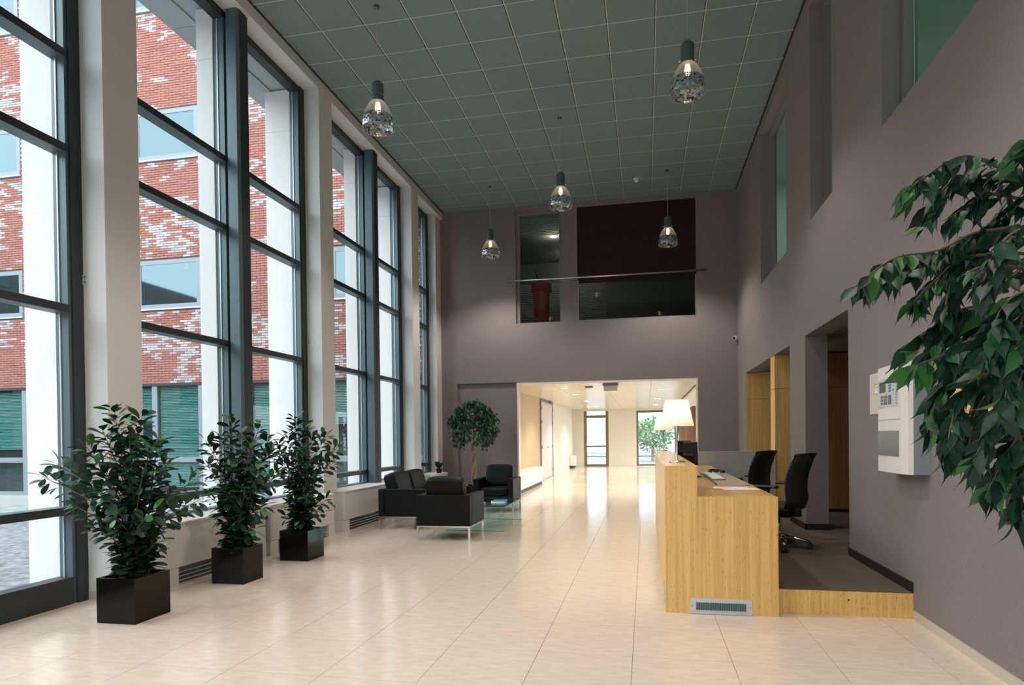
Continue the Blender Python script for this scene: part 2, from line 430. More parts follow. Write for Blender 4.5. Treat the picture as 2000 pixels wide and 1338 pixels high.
wr = wall_with_holes('wall_right', wall_m, 0, XR, 2.21, Y0, YB+.2, 0, ZC+.1,
                [(O1[0], O1[1], -1, ZO), (O2[0], O2[1], -1, ZO)]+[(a, b, ZS, ZH) for a, b in NI], 'mauve-grey woven right wall with openings and high windows')
for k, (a, b) in enumerate(NI):
    t = thing('window_%d' % (6+k), ['high window niche at the top right edge of the photo', 'narrow middle high window niche in the grey right wall', 'high window niche nearest the back wall, pale green glass'][k], 'window', (2.15, (a+b)/2, ZS), kind='structure')
    bx(2.10, 2.205, b-.045, b-.001, ZS+.001, ZH-.001).build('frame_post', wall_m, t); bx(2.10, 2.205, a+.001, a+.045, ZS+.001, ZH-.001).build('frame_post', wall_m, t)
    bx(2.10, 2.205, a+.045, b-.045, ZH-.05, ZH-.001).build('frame_head', wall_m, t)
    MB().quad((2.17, a+.045, ZS), (2.17, b-.045, ZS), (2.17, b-.045, ZH-.05), (2.17, a+.045, ZH-.05)).build('pane', nglass_m, t)
    bx(2.172, 2.18, b-.055, b-.045, ZS+.001, ZH-.05).build('glass_edge', mat('pane_edge%d' % k, (.35, .55, .5), .3), t)
# upper side rooms behind those windows
room('upper_side_room', room_m, 'pale upper side room seen through the high windows', [(2.215, 5.0, -.5, 13.4, 3.6, 3.7), (2.215, 5.0, -.5, 13.4, 6.62, 6.7), (4.95, 5.05, -.5, 13.4, 3.7, 6.62), (2.215, 4.95, -.6, -.5, 3.7, 6.62), (2.215, 4.95, 13.3, 13.4, 3.7, 6.62)])
for y in (2.2, 11.6):
    t = thing('ceiling_luminaire', 'pale ceiling light panel in the upper room behind %s window' % ('the nearest high' if y < 6 else 'the farthest high'), 'light', (3.6, y, 6.55))
    bx(3.4, 3.8, y-.6, y+.6, 6.57, 6.615).build('housing', plast_m, t); bx(3.42, 3.78, y-.58, y+.58, 6.562, 6.569).build('diffuser', panel_glow, t)
t = thing('ceiling_vent', 'long dark slotted air vent in upper room ceiling, top right', 'vent', (3.0, 5.6, 6.6))
for k in range(6): bx(2.88+.04*k, 2.9+.04*k, 4.6, 6.6, 6.602, 6.618).build('slat', dirgrey_m, t)

# ---- back wall
BW1, BW2 = (-2.87, -1.83), (-1.46, 1.105)
wb = wall_with_holes('wall_back', wall_m, 1, YB, YB+.14, -4.88, 2.6, 0, ZC+.1,
     [(-4.29, -2.90, -1, 2.63), (-2.87, 1.12, -1, 2.615), (BW1[0], BW1[1], 3.96, 6.54), (BW2[0], BW2[1], 3.955, 6.5)], 'mauve-grey woven back wall with corridor opening')
bx(-4.29, -2.90, YB+.06, YB+.13, 0, 2.63).build('recessed_panel', wall_m, wb)
# corridor opening lining
t = tag(bx(-2.87, -2.835, YB-.005, YB+.16, 0, 2.58).build('trim_1', cream_m), 'cream lining on left jamb of corridor opening', 'trim', kind='structure')
t = tag(bx(1.085, 1.12, YB-.005, YB+.16, 0, 2.58).build('trim_2', cream_m), 'cream lining on right jamb of corridor opening', 'trim', kind='structure')
t = tag(bx(-2.87, 1.12, YB-.005, YB+.16, 2.58, 2.614).build('trim_3', cream_m), 'cream lining under head of corridor opening', 'trim', kind='structure')
# small upper window with pot
t = thing('window_9', 'narrow upper window in back wall showing a red planter', 'window', (-2.35, YB+.1, 3.96), kind='structure')
for a in ((-2.869, -2.79, 3.961, 6.539), (-1.87, -1.831, 3.961, 6.539), (-2.79, -1.87, 6.42, 6.539), (-2.79, -1.87, 3.961, 3.985)):
    bx(a[0], a[1], YB+.07, YB+.13, a[2], a[3]).build('frame', wall_m, t)
MB().quad((-2.79, YB+.1, 3.985), (-1.87, YB+.1, 3.985), (-1.87, YB+.1, 6.42), (-2.79, YB+.1, 6.42)).build('pane', dglass_m, t)
# wide upper window with blind
t = thing('window_10', 'wide upper window in back wall with dark brown blind', 'window', (-.18, YB+.1, 3.96), kind='structure')
for a in ((-1.459, -1.435, 3.956, 4.86), (1.08, 1.104, 3.956, 4.86), (-1.435, 1.08, 3.956, 3.98)):
    bx(a[0], a[1], YB+.01, YB+.12, a[2], a[3]).build('frame', steel_m, t)
MB().quad((-1.435, YB+.09, 3.98), (1.08, YB+.09, 3.98), (1.08, YB+.09, 6.45), (-1.435, YB+.09, 6.45)).build('pane', dglass_m, t)
bd = thing('roller_blind', 'dark brown blind covering upper part of wide back window', 'blind', (-.18, YB+.05, 6.45))
for k in range(3):
    bx(-1.455, 1.10, YB+.03, YB+.04, 4.83+k*.557, 4.83+k*.557+.552).build('blind_panel', blind_m, bd)
bx(-1.455, 1.10, YB+.02, YB+.05, 4.80, 4.832).build('bottom_bar', blind_m, bd)
t = thing('handrail', 'long steel tube rail across the upper back windows', 'rail', (-.85, YB-.1, 4.9))
MB().tube([(-3.05, 13.38, 4.905), (1.31, 13.38, 4.905)], .022, 12).build('tube', steel_m, t, smooth=True)
for x in (-2.98, -1.65, 1.22):
    MB().tube([(x, 13.385, 4.905), (x, YB-.001, 4.905)], .012, 8).build('bracket', steel_m, t)
# upper room behind the back wall
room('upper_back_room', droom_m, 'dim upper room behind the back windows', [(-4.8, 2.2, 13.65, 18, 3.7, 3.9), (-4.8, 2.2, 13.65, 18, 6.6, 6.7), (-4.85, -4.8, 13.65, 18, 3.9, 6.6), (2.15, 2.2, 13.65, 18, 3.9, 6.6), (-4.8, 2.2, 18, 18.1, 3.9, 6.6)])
t = thing('red_planter', 'tall tapering red planter behind narrow upper window', 'planter', (-2.42, 14.3, 3.9))
MB().lathe([(.16, 0), (.205, .95), (.25, .95), (.25, 1.13), (.235, 1.13), (.22, 1.09)], 32, (-2.42, 14.3, 3.9)).build('pot', red_m, t, smooth=False)
for k in range(9):
    a = R.uniform(0, 6.28); l = R.uniform(.4, .75)
    p0 = Vector((-2.42, 14.3, 4.98)); d = Vector((math.cos(a)*.35, math.sin(a)*.3, .6))*l
    s_ = Vector((-d.y, d.x, 0)).normalized()*.045
    MB().quad(p0-s_*.3, p0+d*.5-s_, p0+d, p0+d*.5+s_, p0+s_*.3).build('leaf', FIC[1], t)
t = thing('venetian_blind', 'pale half-lowered venetian blind behind narrow upper window', 'blind', (-2.33, 16.6, 4))
for k in range(34): bx(-4.0, -1.0, 16.55, 16.6, 3.95+k*.05, 3.962+k*.05).build('slat', slat_m, t)
t = thing('venetian_blind', 'greenish venetian blind raised at top of narrow upper window', 'blind', (-2.33, 13.7, 6.2))
for k in range(13): bx(-2.8, -1.86, 13.66, 13.69, 6.0+k*.035, 6.009+k*.035).build('slat', slat_m, t)
for (x, y, lb) in ((-2.3, 15.6, 'small warm downlight seen behind narrow upper window'), (-2.0, 17.2, 'farther warm downlight seen beside the red planter')):
    t = thing('downlight', lb, 'light', (x, y, 6.59)); MB().lathe([(.10, 0), (.10, .012)], 16, (x, y, 6.586)).build('ring', plast_m, t)
    MB().lathe([(.08, 0), (.08, .004)], 16, (x, y, 6.581)).build('lens', down_glow, t); lamp('POINT', 'upper_room_light', (x, y, 6.45), 7, (1, .85, .65), .08)

# ---- ground floor rooms behind the right wall
room('side_room', wall_m, 'dim side room behind the openings in the right wall', [(2.212, 5.0, 5.3, 13.5, 2.62, 2.72), (4.9, 5.0, 5.3, 13.5, 0, 2.62), (2.212, 4.9, 5.2, 5.3, 0, 2.62)])
def wood_wall(name, y0, y1, label, m, x1=4.88):
    t = thing(name, label, 'panelling', (3, y0, ZP))
    for z0, z1 in ((ZP+.05, 2.078), (2.084, 2.59)):
        bx(1.955, 2.58, y0, y1, z0, z1).build('panel', m, t); bx(2.583, x1, y0, y1, z0, z1).build('panel', bamboo_shaded, t)
    bx(1.96, x1, y0+.01, y1, ZP, ZP+.049).build('plinth', base_m, t)
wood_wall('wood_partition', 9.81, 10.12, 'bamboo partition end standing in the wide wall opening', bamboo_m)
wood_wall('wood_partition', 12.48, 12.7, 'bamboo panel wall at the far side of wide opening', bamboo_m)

# ---- raised reception platform
pf = thing('floor_platform', 'raised carpeted platform behind the reception desk', 'platform', (1.5, 4.95, 0), kind='structure')
bx(.99, XR-.001, 4.955, 13.3, 0, ZP-.006).build('platform_core', base_m, pf)
bx(XR-.001, 4.9, 5.31, 13.4, 0, ZP-.006).build('platform_core', base_m, pf)
bx(.99, XR-.002, 4.935, 13.3, ZP-.006, ZP).build('carpet', carpet_m, pf); bx(XR-.002, 4.9, 5.31, 13.4, ZP-.006, ZP).build('carpet', carpet_m, pf)
rb = bx(.985, XR-.002, 4.93, 4.954, 0, ZP-.007).build('riser_board', bamboo_m, pf)
MB().lathe([(.007, 0), (.007, .004)], 10).build('screw_hole', base_m, rb, local=True).matrix_local = Matrix.Translation(Vector((1.50, 4.929, .125))-ORG[pf.name]) @ Matrix.Rotation(math.pi/2, 4, 'X')
def base_board(name, boxes, m, label):
    b = MB()
    for q in boxes: b.box(*q)
    tag(b.build(name, m), label, 'baseboard', kind='structure')
base_board('baseboard_right', [(XR-.014, XR, 4.935, O1[0], ZP, ZP+.075), (XR-.014, XR, O1[1]-.014, O2[0], ZP, ZP+.075), (XR-.014, 2.22, O1[1]-.014, O1[1], ZP, ZP+.075), (XR-.014, XR, O2[1], 13.3, ZP, ZP+.075)], base_m, 'dark skirting above the carpeted platform')
for k in range(14):
    y = Y0+.6*k
    if y+.6 > 4.93: break
    o_ = bx(XR-.012, XR, y+.002, min(y+.598, 4.925), 0, .065).build('baseboard_front' if k == 0 else 'skirting_tile', stone_m, None if k == 0 else bb)
    if k == 0: bb = tag(o_, 'pale stone skirting along the near right wall', 'baseboard', kind='structure')
bx(XR-.012, XR, 4.8+.002, 4.925, 0, .065).build('skirting_tile', stone_m, bb)

# ---- near end wall behind the camera: unseen entrance glazing, added for daylight
t = thing('window_11', 'unseen entrance glazing behind the viewpoint, added for daylight', 'window', (-1.3, Y0, 0), kind='structure')
for x in (-4.85, -2.6, -.35, 1.9): bx(x, x+.09, Y0-.1, Y0, 0, 4.69).build('frame_post', frame_m, t)
for z in (0, 2.3, 4.6): bx(-4.76, 1.9, Y0-.08, Y0-.01, z, z+.08).build('transom', frame_m, t)
tag(bx(-4.9, 2.2, Y0-.3, Y0-.001, 4.7, 6.74).build('wall_front', wall_m), 'grey wall above the entrance behind the viewpoint', 'wall', kind='structure')

# ================================================================== CORRIDOR behind the opening
YE, ZK, XK0, XK1 = 27.4, 2.58, -3.25, 2.4
kf = bx(XK0-.1, XK1+.1, 13.55, YE+.1, -.2, 0).build('floor_corridor', floor_m); tag(kf, 'polished beige stone floor of the corridor', 'floor', kind='structure')
kl = MB(); kl.box(XK0-.1, XK0, 18.68, 27.5, 0, ZK+.1); 
tag(kl.build('wall_corridor_left', cream_m), 'cream left wall of the corridor', 'wall', kind='structure')
t = thing('tan_wall_panel', 'tan panelled wall just inside the corridor opening', 'panelling', (XK0, 16, 0))
for a, b in ((13.62, 16.2), (16.205, 18.67)): bx(XK0-.1, XK0+.004, a, b, 0, ZK).build('panel', tan_m, t)
tag(wall_with_holes('wall_corridor_right', cream_m, 0, XK1, XK1+.1, 13.62, 27.5, 0, ZK+.1, [(13.9, 18.9, .1, 2.5), (19.2, 27, .1, 2.5)], 'cream right wall of the corridor'), 'cream right wall of the corridor with window openings')
tag(wall_with_holes('wall_corridor_end', cream_m, 1, YE, YE+.2, XK0, XK1, 0, ZK+.1, [(-2.75, -1.64, -1, 2.5), (-.40, 1.35, .03, 2.5)], 'cream end wall of the corridor'), 'cream end wall of the corridor')
kc = bx(XK0-.1, XK1+.1, 13.625, YE+.2, ZK+.008, ZK+.2).build('ceiling_corridor', grid_m); tag(kc, 'pale glossy panel ceiling of the corridor', 'ceiling', kind='structure')
for i in range(5):
    for j in range(12):
        x0, y0 = XK0+i*1.13, 13.63+j*1.148
        bx(x0+.004, x0+1.126, y0+.003, min(y0+1.145, YE), ZK, ZK+.007).build('ceiling_panel', corrceil_m, kc)
olive = mat('olive_frame', (.17, .16, .09), .5)
t = thing('door_1', 'olive framed glass door at the end of the corridor', 'door', (-2.2, YE, 0), kind='structure')
for a in ((-2.75, -2.62, 0, 2.5), (-1.77, -1.64, 0, 2.5), (-2.62, -1.77, 2.2, 2.32), (-2.62, -1.77, 0, .1), (-2.62, -1.77, .88, .95), (-2.62, -1.77, .43, .47)):
    bx(a[0], a[1], YE+.02, YE+.09, a[2], a[3]).build('frame', olive, t)
for z0, z1 in ((.1, .43), (.47, .88), (.95, 2.2), (2.32, 2.5)):
    MB().quad((-2.62, YE+.05, z0), (-1.77, YE+.05, z0), (-1.77, YE+.05, z1), (-2.62, YE+.05, z1)).build('pane', glass_m, t)
MB().tube([(-2.66, YE+.0, 1.0), (-2.66, YE-.04, 1.0), (-2.58, YE-.04, 1.0)], .012).build('handle', steel_m, t)
t = thing('window_12', 'olive framed window at the end of the corridor', 'window', (.4, YE, 0), kind='structure')
for a in ((-.40, -.31, .03, 2.5), (1.26, 1.35, .03, 2.5), (-.31, 1.26, 2.4, 2.5), (-.31, 1.26, .03, .10), (-.31, 1.26, .44, .48)):
    bx(a[0], a[1], YE+.02, YE+.09, a[2], a[3]).build('frame', olive, t)
for z0, z1 in ((.1, .44), (.48, 2.4)):
    MB().quad((-.31, YE+.05, z0), (1.26, YE+.05, z0), (1.26, YE+.05, z1), (-.31, YE+.05, z1)).build('pane', glass_m, t)
for n, (a, b) in enumerate(((13.9, 18.9), (19.2, 27))):  # side windows added to bring daylight into the corridor
    t = thing('window_%d' % (13+n), '%s side window added for daylight in the right corridor wall beyond the desk lamps' % ('nearer' if n == 0 else 'farther'), 'window', (XK1, (a+b)/2, .3), kind='structure')
    for q in ((a, a+.08), (b-.08, b)): bx(XK1+.02, XK1+.08, q[0], q[1], .1, 2.5).build('frame', olive, t)
    MB().quad((XK1+.05, a, .1), (XK1+.05, b, .1), (XK1+.05, b, 2.5), (XK1+.05, a, 2.5)).build('pane', glass_m, t)
# double door in left corridor wall
door_m = mat('pinkish_door', (.72, .62, .55), .5)
t = thing('door_2', 'pinkish double door in the left corridor wall', 'door', (XK0, 19.85, 0), kind='structure')
for a, b in ((18.62, 18.7), (21.0, 21.08)): bx(XK0, XK0+.05, a, b, 0, 2.56).build('frame_post', wframe_m, t)
bx(XK0, XK0+.05, 18.7, 21.0, 2.5, 2.56).build('frame_head', wframe_m, t)
for a, b in ((18.705, 19.845), (19.855, 20.995)):
    d = bx(XK0, XK0+.03, a, b, .01, 2.495).build('door_leaf', door_m, t)
    for z in (.25, 1.05, 1.85, 2.3):
        y_ = a+.02 if a < 19 else b-.02
        bx(XK0+.03, XK0+.06, y_-.02, y_+.02, z-.05, z+.05).build('hinge', dirgrey_m, d)
bx(XK0+.03, XK0+.08, 19.88, 19.98, 1.02, 1.05).build('handle', steel_m, t)
bx(XK0+.05, XK0+.12, 20.2, 20.6, 2.52, 2.6-.025).build('door_closer', dirgrey_m, t)
# radiators in the corridor
for (y0, y1, x1, lb) in ((14.0, 17.4, -2.95, 'long low white radiator inside the corridor beside the armchair'), (26.0, 26.7, -3.03, 'small white radiator box in far corridor corner')):
    t = thing('radiator', lb, 'radiator', (XK0+.1, (y0+y1)/2, 0), group='corridor radiators')
    bx(XK0+.006, x1, y0, y1, .1, .52).build('body', mat('radiator_white_%d' % y0, (.78, .74, .68), .4), t, bevel=.01)
    bx(XK0+.03, x1-.04, y0+.03, y1-.03, 0, .1).build('plinth', dark_m, t)
# corridor ceiling things
t = thing('ceiling_projector', 'white box luminaire hanging at the corridor opening', 'light', (-.77, 13.9, 2.4))
bx(-.92, -.62, 13.75, 14.05, 2.40, 2.53).build('body', plast_m, t, bevel=.01); bx(-.94, -.60, 13.73, 14.07, 2.53, 2.578).build('mount', wframe_m, t)
t = tag(bx(-1.42, -1.24, 14.5, 14.7, 2.55, 2.579).build('smoke_vent', dirgrey_m), 'small dark square vent on the corridor ceiling', 'vent')
t = tag(bx(1.175, 1.20, 14.0, 20.3, 2.55, 2.579).build('ceiling_rail', dark_m), 'thin dark rail on right side of corridor ceiling', 'rail')
DL = [(-1.95, 14.7), (-1.95, 17.1), (.4, 15.9), (-1.95, 20.5), (.4, 20), (-1.95, 24.5), (.4, 24)]
for k, (x, y) in enumerate(DL):
    t = thing('downlight', '%s round downlight of the %s row in the corridor ceiling' % (['nearest', 'second', 'nearest', 'third', 'middle', 'farthest', 'farthest'][k], 'left' if x < -1 else 'right'), 'light', (x, y, 2.57), group='corridor downlights')
    MB().lathe([(.11, 0), (.11, .008)], 20, (x, y, 2.571)).build('ring', plast_m, t)
    MB().lathe([(.085, 0), (.085, .004)], 20, (x, y, 2.5665)).build('lens', down_glow, t)
    lamp('SPOT', 'downlight_lamp', (x, y, 2.555), 80, (1, .95, .87), .07, spot=math.radians(130))
t = thing('slatted_screen', 'screen of upright brown slats beyond the desk lamps', 'screen', (1.35, 21, 0))
for k in range(14):
    y = 17.6+k*.55
    bx(1.30, 1.42, y, y+.12, 0, 2.2).build('slat', slatw_m, t)

# ================================================================== OUTSIDE
g = bx(-60, 40, -60, 80, -.6, -.3).build('ground', pave_m); tag(g, 'grey cobbled yard outside the windows', 'ground', kind='structure')
tag(bx(-40, -5.6, 10.9, 13.2, -.299, -.27).build('lawn_strip', grass_m), 'grass strip at the foot of brick building', 'grass', kind='stuff')
tag(bx(-40, -5.6, 10.75, 10.9, -.299, -.24).build('kerb', kerb_m), 'pale kerb between cobbles and grass', 'kerb')
YF = 13.5
fb = thing('brick_building', 'red and grey brick office building across the yard', 'building', (-12, 14, -.3))
bx(-24, -4.9, YF+.012, YF+.3, 2.86, 15.5).build('mortar_wall', mortar_m, fb)
bx(-24, -4.9, YF+.3, YF+6, -.3, 15.5).build('core', droom_m, fb)
WINS = []
for r, (z0, z1) in enumerate(((4.775, 6.02), (8.58, 9.84), (12.40, 13.66))):
    for k in range(4):
        x0 = -18.30+5.44*k
        if x0 > -6: continue
        WINS.append((x0, x0+1.84, z0, z1))
for (x0, x1, z0, z1) in WINS:
    f = MB(); e = .11
    f.box(x0, x1, YF-.015, YF+.05, z1-e, z1).box(x0, x1, YF-.03, YF+.05, z0, z0+e).box(x0, x0+e, YF-.015, YF+.05, z0+e, z1-e).box(x1-e, x1, YF-.015, YF+.05, z0+e, z1-e)
    fo = f.build('window', wframe_m, fb)
    bx(x0+e, x1-e, YF-.004, YF+.008, z0+e, z1-e).build('pane', fglass_m, fo)
    bx(x0, x1, YF-.01, YF+.03, z1+.0, z1+.03).build('lintel', dark_m, fo)
    bx(x0-.01, x1+.01, YF-.05, YF+.03, z0-.03, z0).build('sill', alu_m, fo)
# ground floor glazing band
gw = bx(-24, -4.9, YF-.02, YF+.1, 2.80, 2.86).build('band_lintel', dark_m, fb)
for k in range(14):
    x = -19.2+k*1.355
    if x > -5.2: break
    m_ = bx(x-.075, x+.075, YF+.0, YF+.08, -.05, 2.80).build('mullion', wframe_m, fb)
    xa, xb = x+.075, min(x+1.28, -5)
    bx(xa, xb, YF+.0, YF+.07, .84, .98).build('rail', wframe_m, fb); bx(xa, xb, YF+.0, YF+.07, -.05, .06).build('rail', wframe_m, fb)
    for z0, z1 in ((.98, 2.80), (.06, .84)):
        MB().quad((xa, YF+.03, z0), (xb, YF+.03, z0), (xb, YF+.03, z1), (xa, YF+.03, z1)).build('pane', gglass_m, fb)
    lo = [1.75, 1.2, .2, .2, 1.9, .2, 1.1, .3, 1.75, .2, .2, .4, .2, .2][k]
    b_ = MB(); z = lo
    while z < 2.78: b_.quad((xa+.02, YF+.08, z), (xb-.02, YF+.08, z), (xb-.02, YF+.11, z+.03), (xa+.02, YF+.11, z+.03)); z += .04
    b_ = b_.build('window_blind', slat_m, fb); b_['kind'] = 'stuff'
bx(-24, -4.9, YF-.1, YF+.3, -.3, -.05).build('plinth', kerb_m, fb)
# bricks: the nearest-looking ones singly, the rest as one piece of brickwork
BL, BH, PX, PZ_ = .209, .050, .219, .0615
bmes = []
for k in range(5):
    o_ = bx(-BL/2, BL/2, -.012, .012, -BH/2, BH/2).build('brick_shape', BR[k]); bmes.append(o_.data); bpy.data.objects.remove(o_)
allb = MB(); nb = 0
row = 0; z = 2.893
while z < 13.75:
    off = (row % 2)*PX/2
    for k in range(60):
        x = -18.2+off+k*PX
        if x > -5.05: break
        if any(a-BL/2+.01 < x < b+BL/2-.01 and c-BH/2-.03 < z < d+BH/2+.03 for a, b, c, d in WINS): continue
        n_ = noise.noise(Vector((x*.55, z*1.1, 3.1)))*1.1+noise.noise(Vector((x*2.3, z*2.6, 9)))*.9+R.uniform(-.5, .5)
        ci = (3 if R.random() < .6 else 4) if n_ > .30 else R.choice((0, 1, 1, 2, 1))
        u, v = proj((x, YF, z))
        dy = R.uniform(-.003, .003)
        if nb < 300 and 272 < u < 386 and 612 < v < 746:
            o_ = addobj('brick', bmes[ci], fb); o_.location = Vector((x, YF+dy, z))-ORG[fb.name]; nb += 1
        else:
            allb.cur = ci; y = YF-.012+dy; y2 = YF+.014
            n = len(allb.v)
            xa, xb, za, zb_ = x-BL/2, x+BL/2, z-BH/2, z+BH/2
            allb.v += [(xa, y, za), (xb, y, za), (xb, y, zb_), (xa, y, zb_), (xa, y2, za), (xb, y2, za), (xb, y2, zb_), (xa, y2, zb_)]
            for f_ in ((0, 1, 2, 3), (0, 4, 5, 1), (1, 5, 6, 2), (2, 6, 7, 3), (3, 7, 4, 0)):
                allb.f.append(tuple(n+i for i in f_)); allb.mi.append(ci)
    z += PZ_; row += 1
bo = allb.build('brickwork', BR, fb); bo['kind'] = 'stuff'
# far view at the corridor end
t = thing('far_building', 'pale far office block with window rows beyond the corridor door', 'building', (0, 62, -.3))
bx(-22, 22, 62, 70, -.3, 11).build('wall', farwall_m, t)
for r in range(3):
    for k in range(16): bx(-20+k*2.5, -18.2+k*2.5, 61.9, 62.02, 1+r*3.4, 2.7+r*3.4).build('window', farglass_m, t)

# blocks added out of view to cut low sky light, west and south
def block(label, x0, x1, y0, y1, h, face):
    t = thing('blocker_building', label, 'building', ((x0+x1)/2, (y0+y1)/2, -.3))
    bx(x0, x1, y0, y1, -.3, h).build('wall', brown_m, t)
    a0, a1 = (y0, y1) if face == 0 else (x0, x1)
    for r_ in range(int(h//3.6)):
        n = int((a1-a0)//6)
        for k in range(n):
            c = a0+3+k*6
            if face == 0: bx(x1, x1+.05, c-1.5, c+1.5, 1+r_*3.6, 2.7+r_*3.6).build('window', fglass_m, t)
            else: bx(c-1.5, c+1.5, y1, y1+.05, 1+r_*3.6, 2.7+r_*3.6).build('window', fglass_m, t)
block('long brown office block added to block low sky to the west', -50, -42, -50, 30, 15, 0)
block('brown office block added behind the viewpoint to block low sky', -40, 30, -45, -37, 15, 1)

# ================================================================== CONVECTORS
for (y0, y1, lb) in ((4.9, 6.42, 'white convector casing behind the nearest two shrubs'), (6.5, 8.02, 'white convector casing behind the third shrub'), (8.31, 9.9, 'white convector casing beside the sofa end'), (9.96, 11.5, 'white convector casing hidden behind the sofa'), (11.98, 13.1, 'white convector casing in the corner under narrow window')):
    t = thing('convector', lb, 'convector', (-4.5, (y0+y1)/2, 0), group='window convectors')
    x0, x1 = -4.595, -4.42
    bx(x0, x1, y0, y1, .17, .585).build('casing', white_m, t, bevel=.008)
    bx(x0-.0, x1+.01, y0-.005, y1+.005, .586, .605).build('top_board', plast_m, t)
    for a, b in ((y0, y0+.16), (y1-.16, y1)): bx(x0, x1, a, b, 0, .169).build('foot', white_m, t)
    for k in range(3): bx(x0+.06, x1-.03, y0+.17, y1-.17, .03+.04*k, .035+.04*k).build('fin', alu_m, t)
for a, b, lb in ((4.865, 8.055, 'white sill board behind the shrubs'), (8.435, 11.565, 'white sill board behind the sofa'), (11.945, 13.145, 'white sill board in the far window corner')):
    tag(bx(-4.87, -4.605, a, b, .586, .606).build('window_sill', plast_m), lb, 'sill')

# ================================================================== RECEPTION DESK
dk = thing('reception_desk', 'long bamboo reception desk with raised visitor counter', 'desk', (.56, 4.83, 0))
DX0, DXM, DX1, DY0, DY1, H1, H2 = .145, .39, .98, 4.83, 9.75, 1.148, .91
for a, b, h in ((DX0, DXM-.0005, H1), (DXM, .685, H2), (.6855, DX1, H2)):
    bx(a, b, DY0, DY0+.04, 0, h).build('end_panel', bamboo_m, dk)
for k in range(4):
    a = DY0+.041+k*1.22; bx(DX0, DX0+.035, a, min(a+1.218, DY1), 0, H1-.032).build('front_panel', bamboo_m, dk)
for k in range(2):
    a = DY0+.041+k*2.44; bx(DX0, DXM, a, min(a+2.438, DY1), H1-.031, H1).build('counter_top', bamboo_y, dk)
bx(DXM-.025, DXM, DY0+.041, DY1, H2+.0, H1-.032).build('counter_back', bamboo_m, dk)
bx(DXM-.02, DX1, DY0+.041, DY1, H2-.03, H2-.0005).build('desktop', bamboo_y, dk)
bx(DX1-.03, DX1, 7.2, 7.24, .2, H2-.031).build('leg_panel', bamboo_m, dk)
bx(DXM, DX1, DY1-.04, DY1, .2, H2-.031).build('end_panel', bamboo_m, dk)
vg = bx(.328, .787, DY0-.008, DY0-.0005, .004, .122).build('vent_grille', alu_m, dk)
bx(.372, .742, DY0-.0095, DY0-.0082, .034, .092).build('grille_back', mat('grille_teal', (.05, .10, .10), .5), vg)
for k in range(28): bx(.376+k*.0131, .380+k*.0131, DY0-.013, DY0-.0097, .036, .09).build('slat', mat('slat_teal', (.17, .28, .27), .4) if k == 0 else MATS['slat_teal'], vg)
for z in (.028, .093): bx(.366, .748, DY0-.014, DY0-.0082, z, z+.005).build('rim', alu_m, vg)
for x in (.366, .743): bx(x, x+.005, DY0-.014, DY0-.0082, .033, .093).build('rim', alu_m, vg)
for x in (.343, .772):
    bx(x-.003, x+.003, DY0-.0095, DY0-.0081, .06, .066).build('screw', dark_m, vg)
# side vent on the visitor side
tag(bx(DX0-.008, DX0-.0005, 5.0, 5.3, .03, .14).build('side_grille', alu_m, dk))
# end screen
t = thing('back_screen', 'low satin grey glass screen at the far end of desk', 'screen', (1.35, 9.85, ZP))
scr_m = mat('satin_screen', (.46, .46, .42), .3); bx(.80, 1.945, 9.77, 9.80, ZP, 1.11).build('panel', scr_m, t)
bx(.80, 1.945, 9.765, 9.805, 1.111, 1.125).build('top_rail', alu_m, t)
# things on the desk
t = thing('desk_pad', 'large beige desk pad with curved near edge on lower desktop', 'desk pad', (.8, 6.6, H2))
pts = [(.66, 8.0), (.66, 5.95)]+[(.66+.30*k/8, 5.95-.12*math.sin(math.pi*k/8*.9)-.0) for k in range(1, 9)]+[(.96, 8.0)]
MB().prism(pts, 2, H2+.0005, H2+.008).build('sheet', pad_m, t); bx(.648, .659, 5.95, 8.0, H2+.0005, H2+.014).build('edge_strip', black_m, t)
t = thing('paper_sheets', 'white printed sheets lying at the near end of desk pad', 'paper', (.8, 5.6, H2))
for k, (x, y, a) in enumerate(((.80, 5.52, .1), (.74, 5.6, -.05))):
    o_ = bx(-.15, .15, -.10, .10, 0, .0015).build('sheet', paper_m, t, local=True); o_.location = (x-.8, y-5.6, .001+.002*k); o_.rotation_euler = (0, 0, a)
t = thing('ring_binder', 'open white booklet with dark cover edge on desk pad', 'binder', (.72, 7.0, H2+.009))
bx(.675, .80, 6.5, 7.5, H2+.015, H2+.025).build('pages', paper_m, t); bx(.665, .81, 6.48, 7.52, H2+.0095, H2+.0145).build('cover', black_m, t)
t = thing('telephone_headset', 'black headset lying on the beige desk pad', 'headset', (.85, 7.75, H2+.01))
MB().tube([(.85+.085*math.cos(a), 7.75+.085*math.sin(a), H2+.03+.01*math.sin(a)) for a in [k*.35-.6 for k in range(14)]], .012, 8).build('band', blackp_m, t, smooth=True)
MB().lathe([(.03, 0), (.034, .012), (.03, .03)], 14, (.92, 7.70, H2+.0085)).build('earpiece', blackp_m, t); MB().lathe([(.03, 0), (.034, .012), (.03, .03)], 14, (.86, 7.84, H2+.0085)).build('earpiece', blackp_m, t)
def monitor(x, y, rz, label):
    t = thing('monitor', label, 'monitor', (x, y, H2), rz, group='desk monitors')
    s = MB(); s.prism([(-.02, .14), (.02, .14), (.012, .40), (-.018, .40)], 0, -.20, .20)
    # polygon lies in (y,z); width along x
    s.build('screen_body', blackp_m, t, local=True, bevel=.006)
    bx(-.185, .185, -.0225, -.0205, .155, .385).build('back_cover', black_m, t, local=True)
    bx(-.03, .03, -.0, .03, .012, .25).build('stand', blackp_m, t, local=True); bx(-.10, .10, -.06, .09, 0, .012).build('foot', blackp_m, t, local=True)
monitor(.50, 7.1, math.radians(-75), 'black flat monitor on desk, nearer of the two behind lamp')
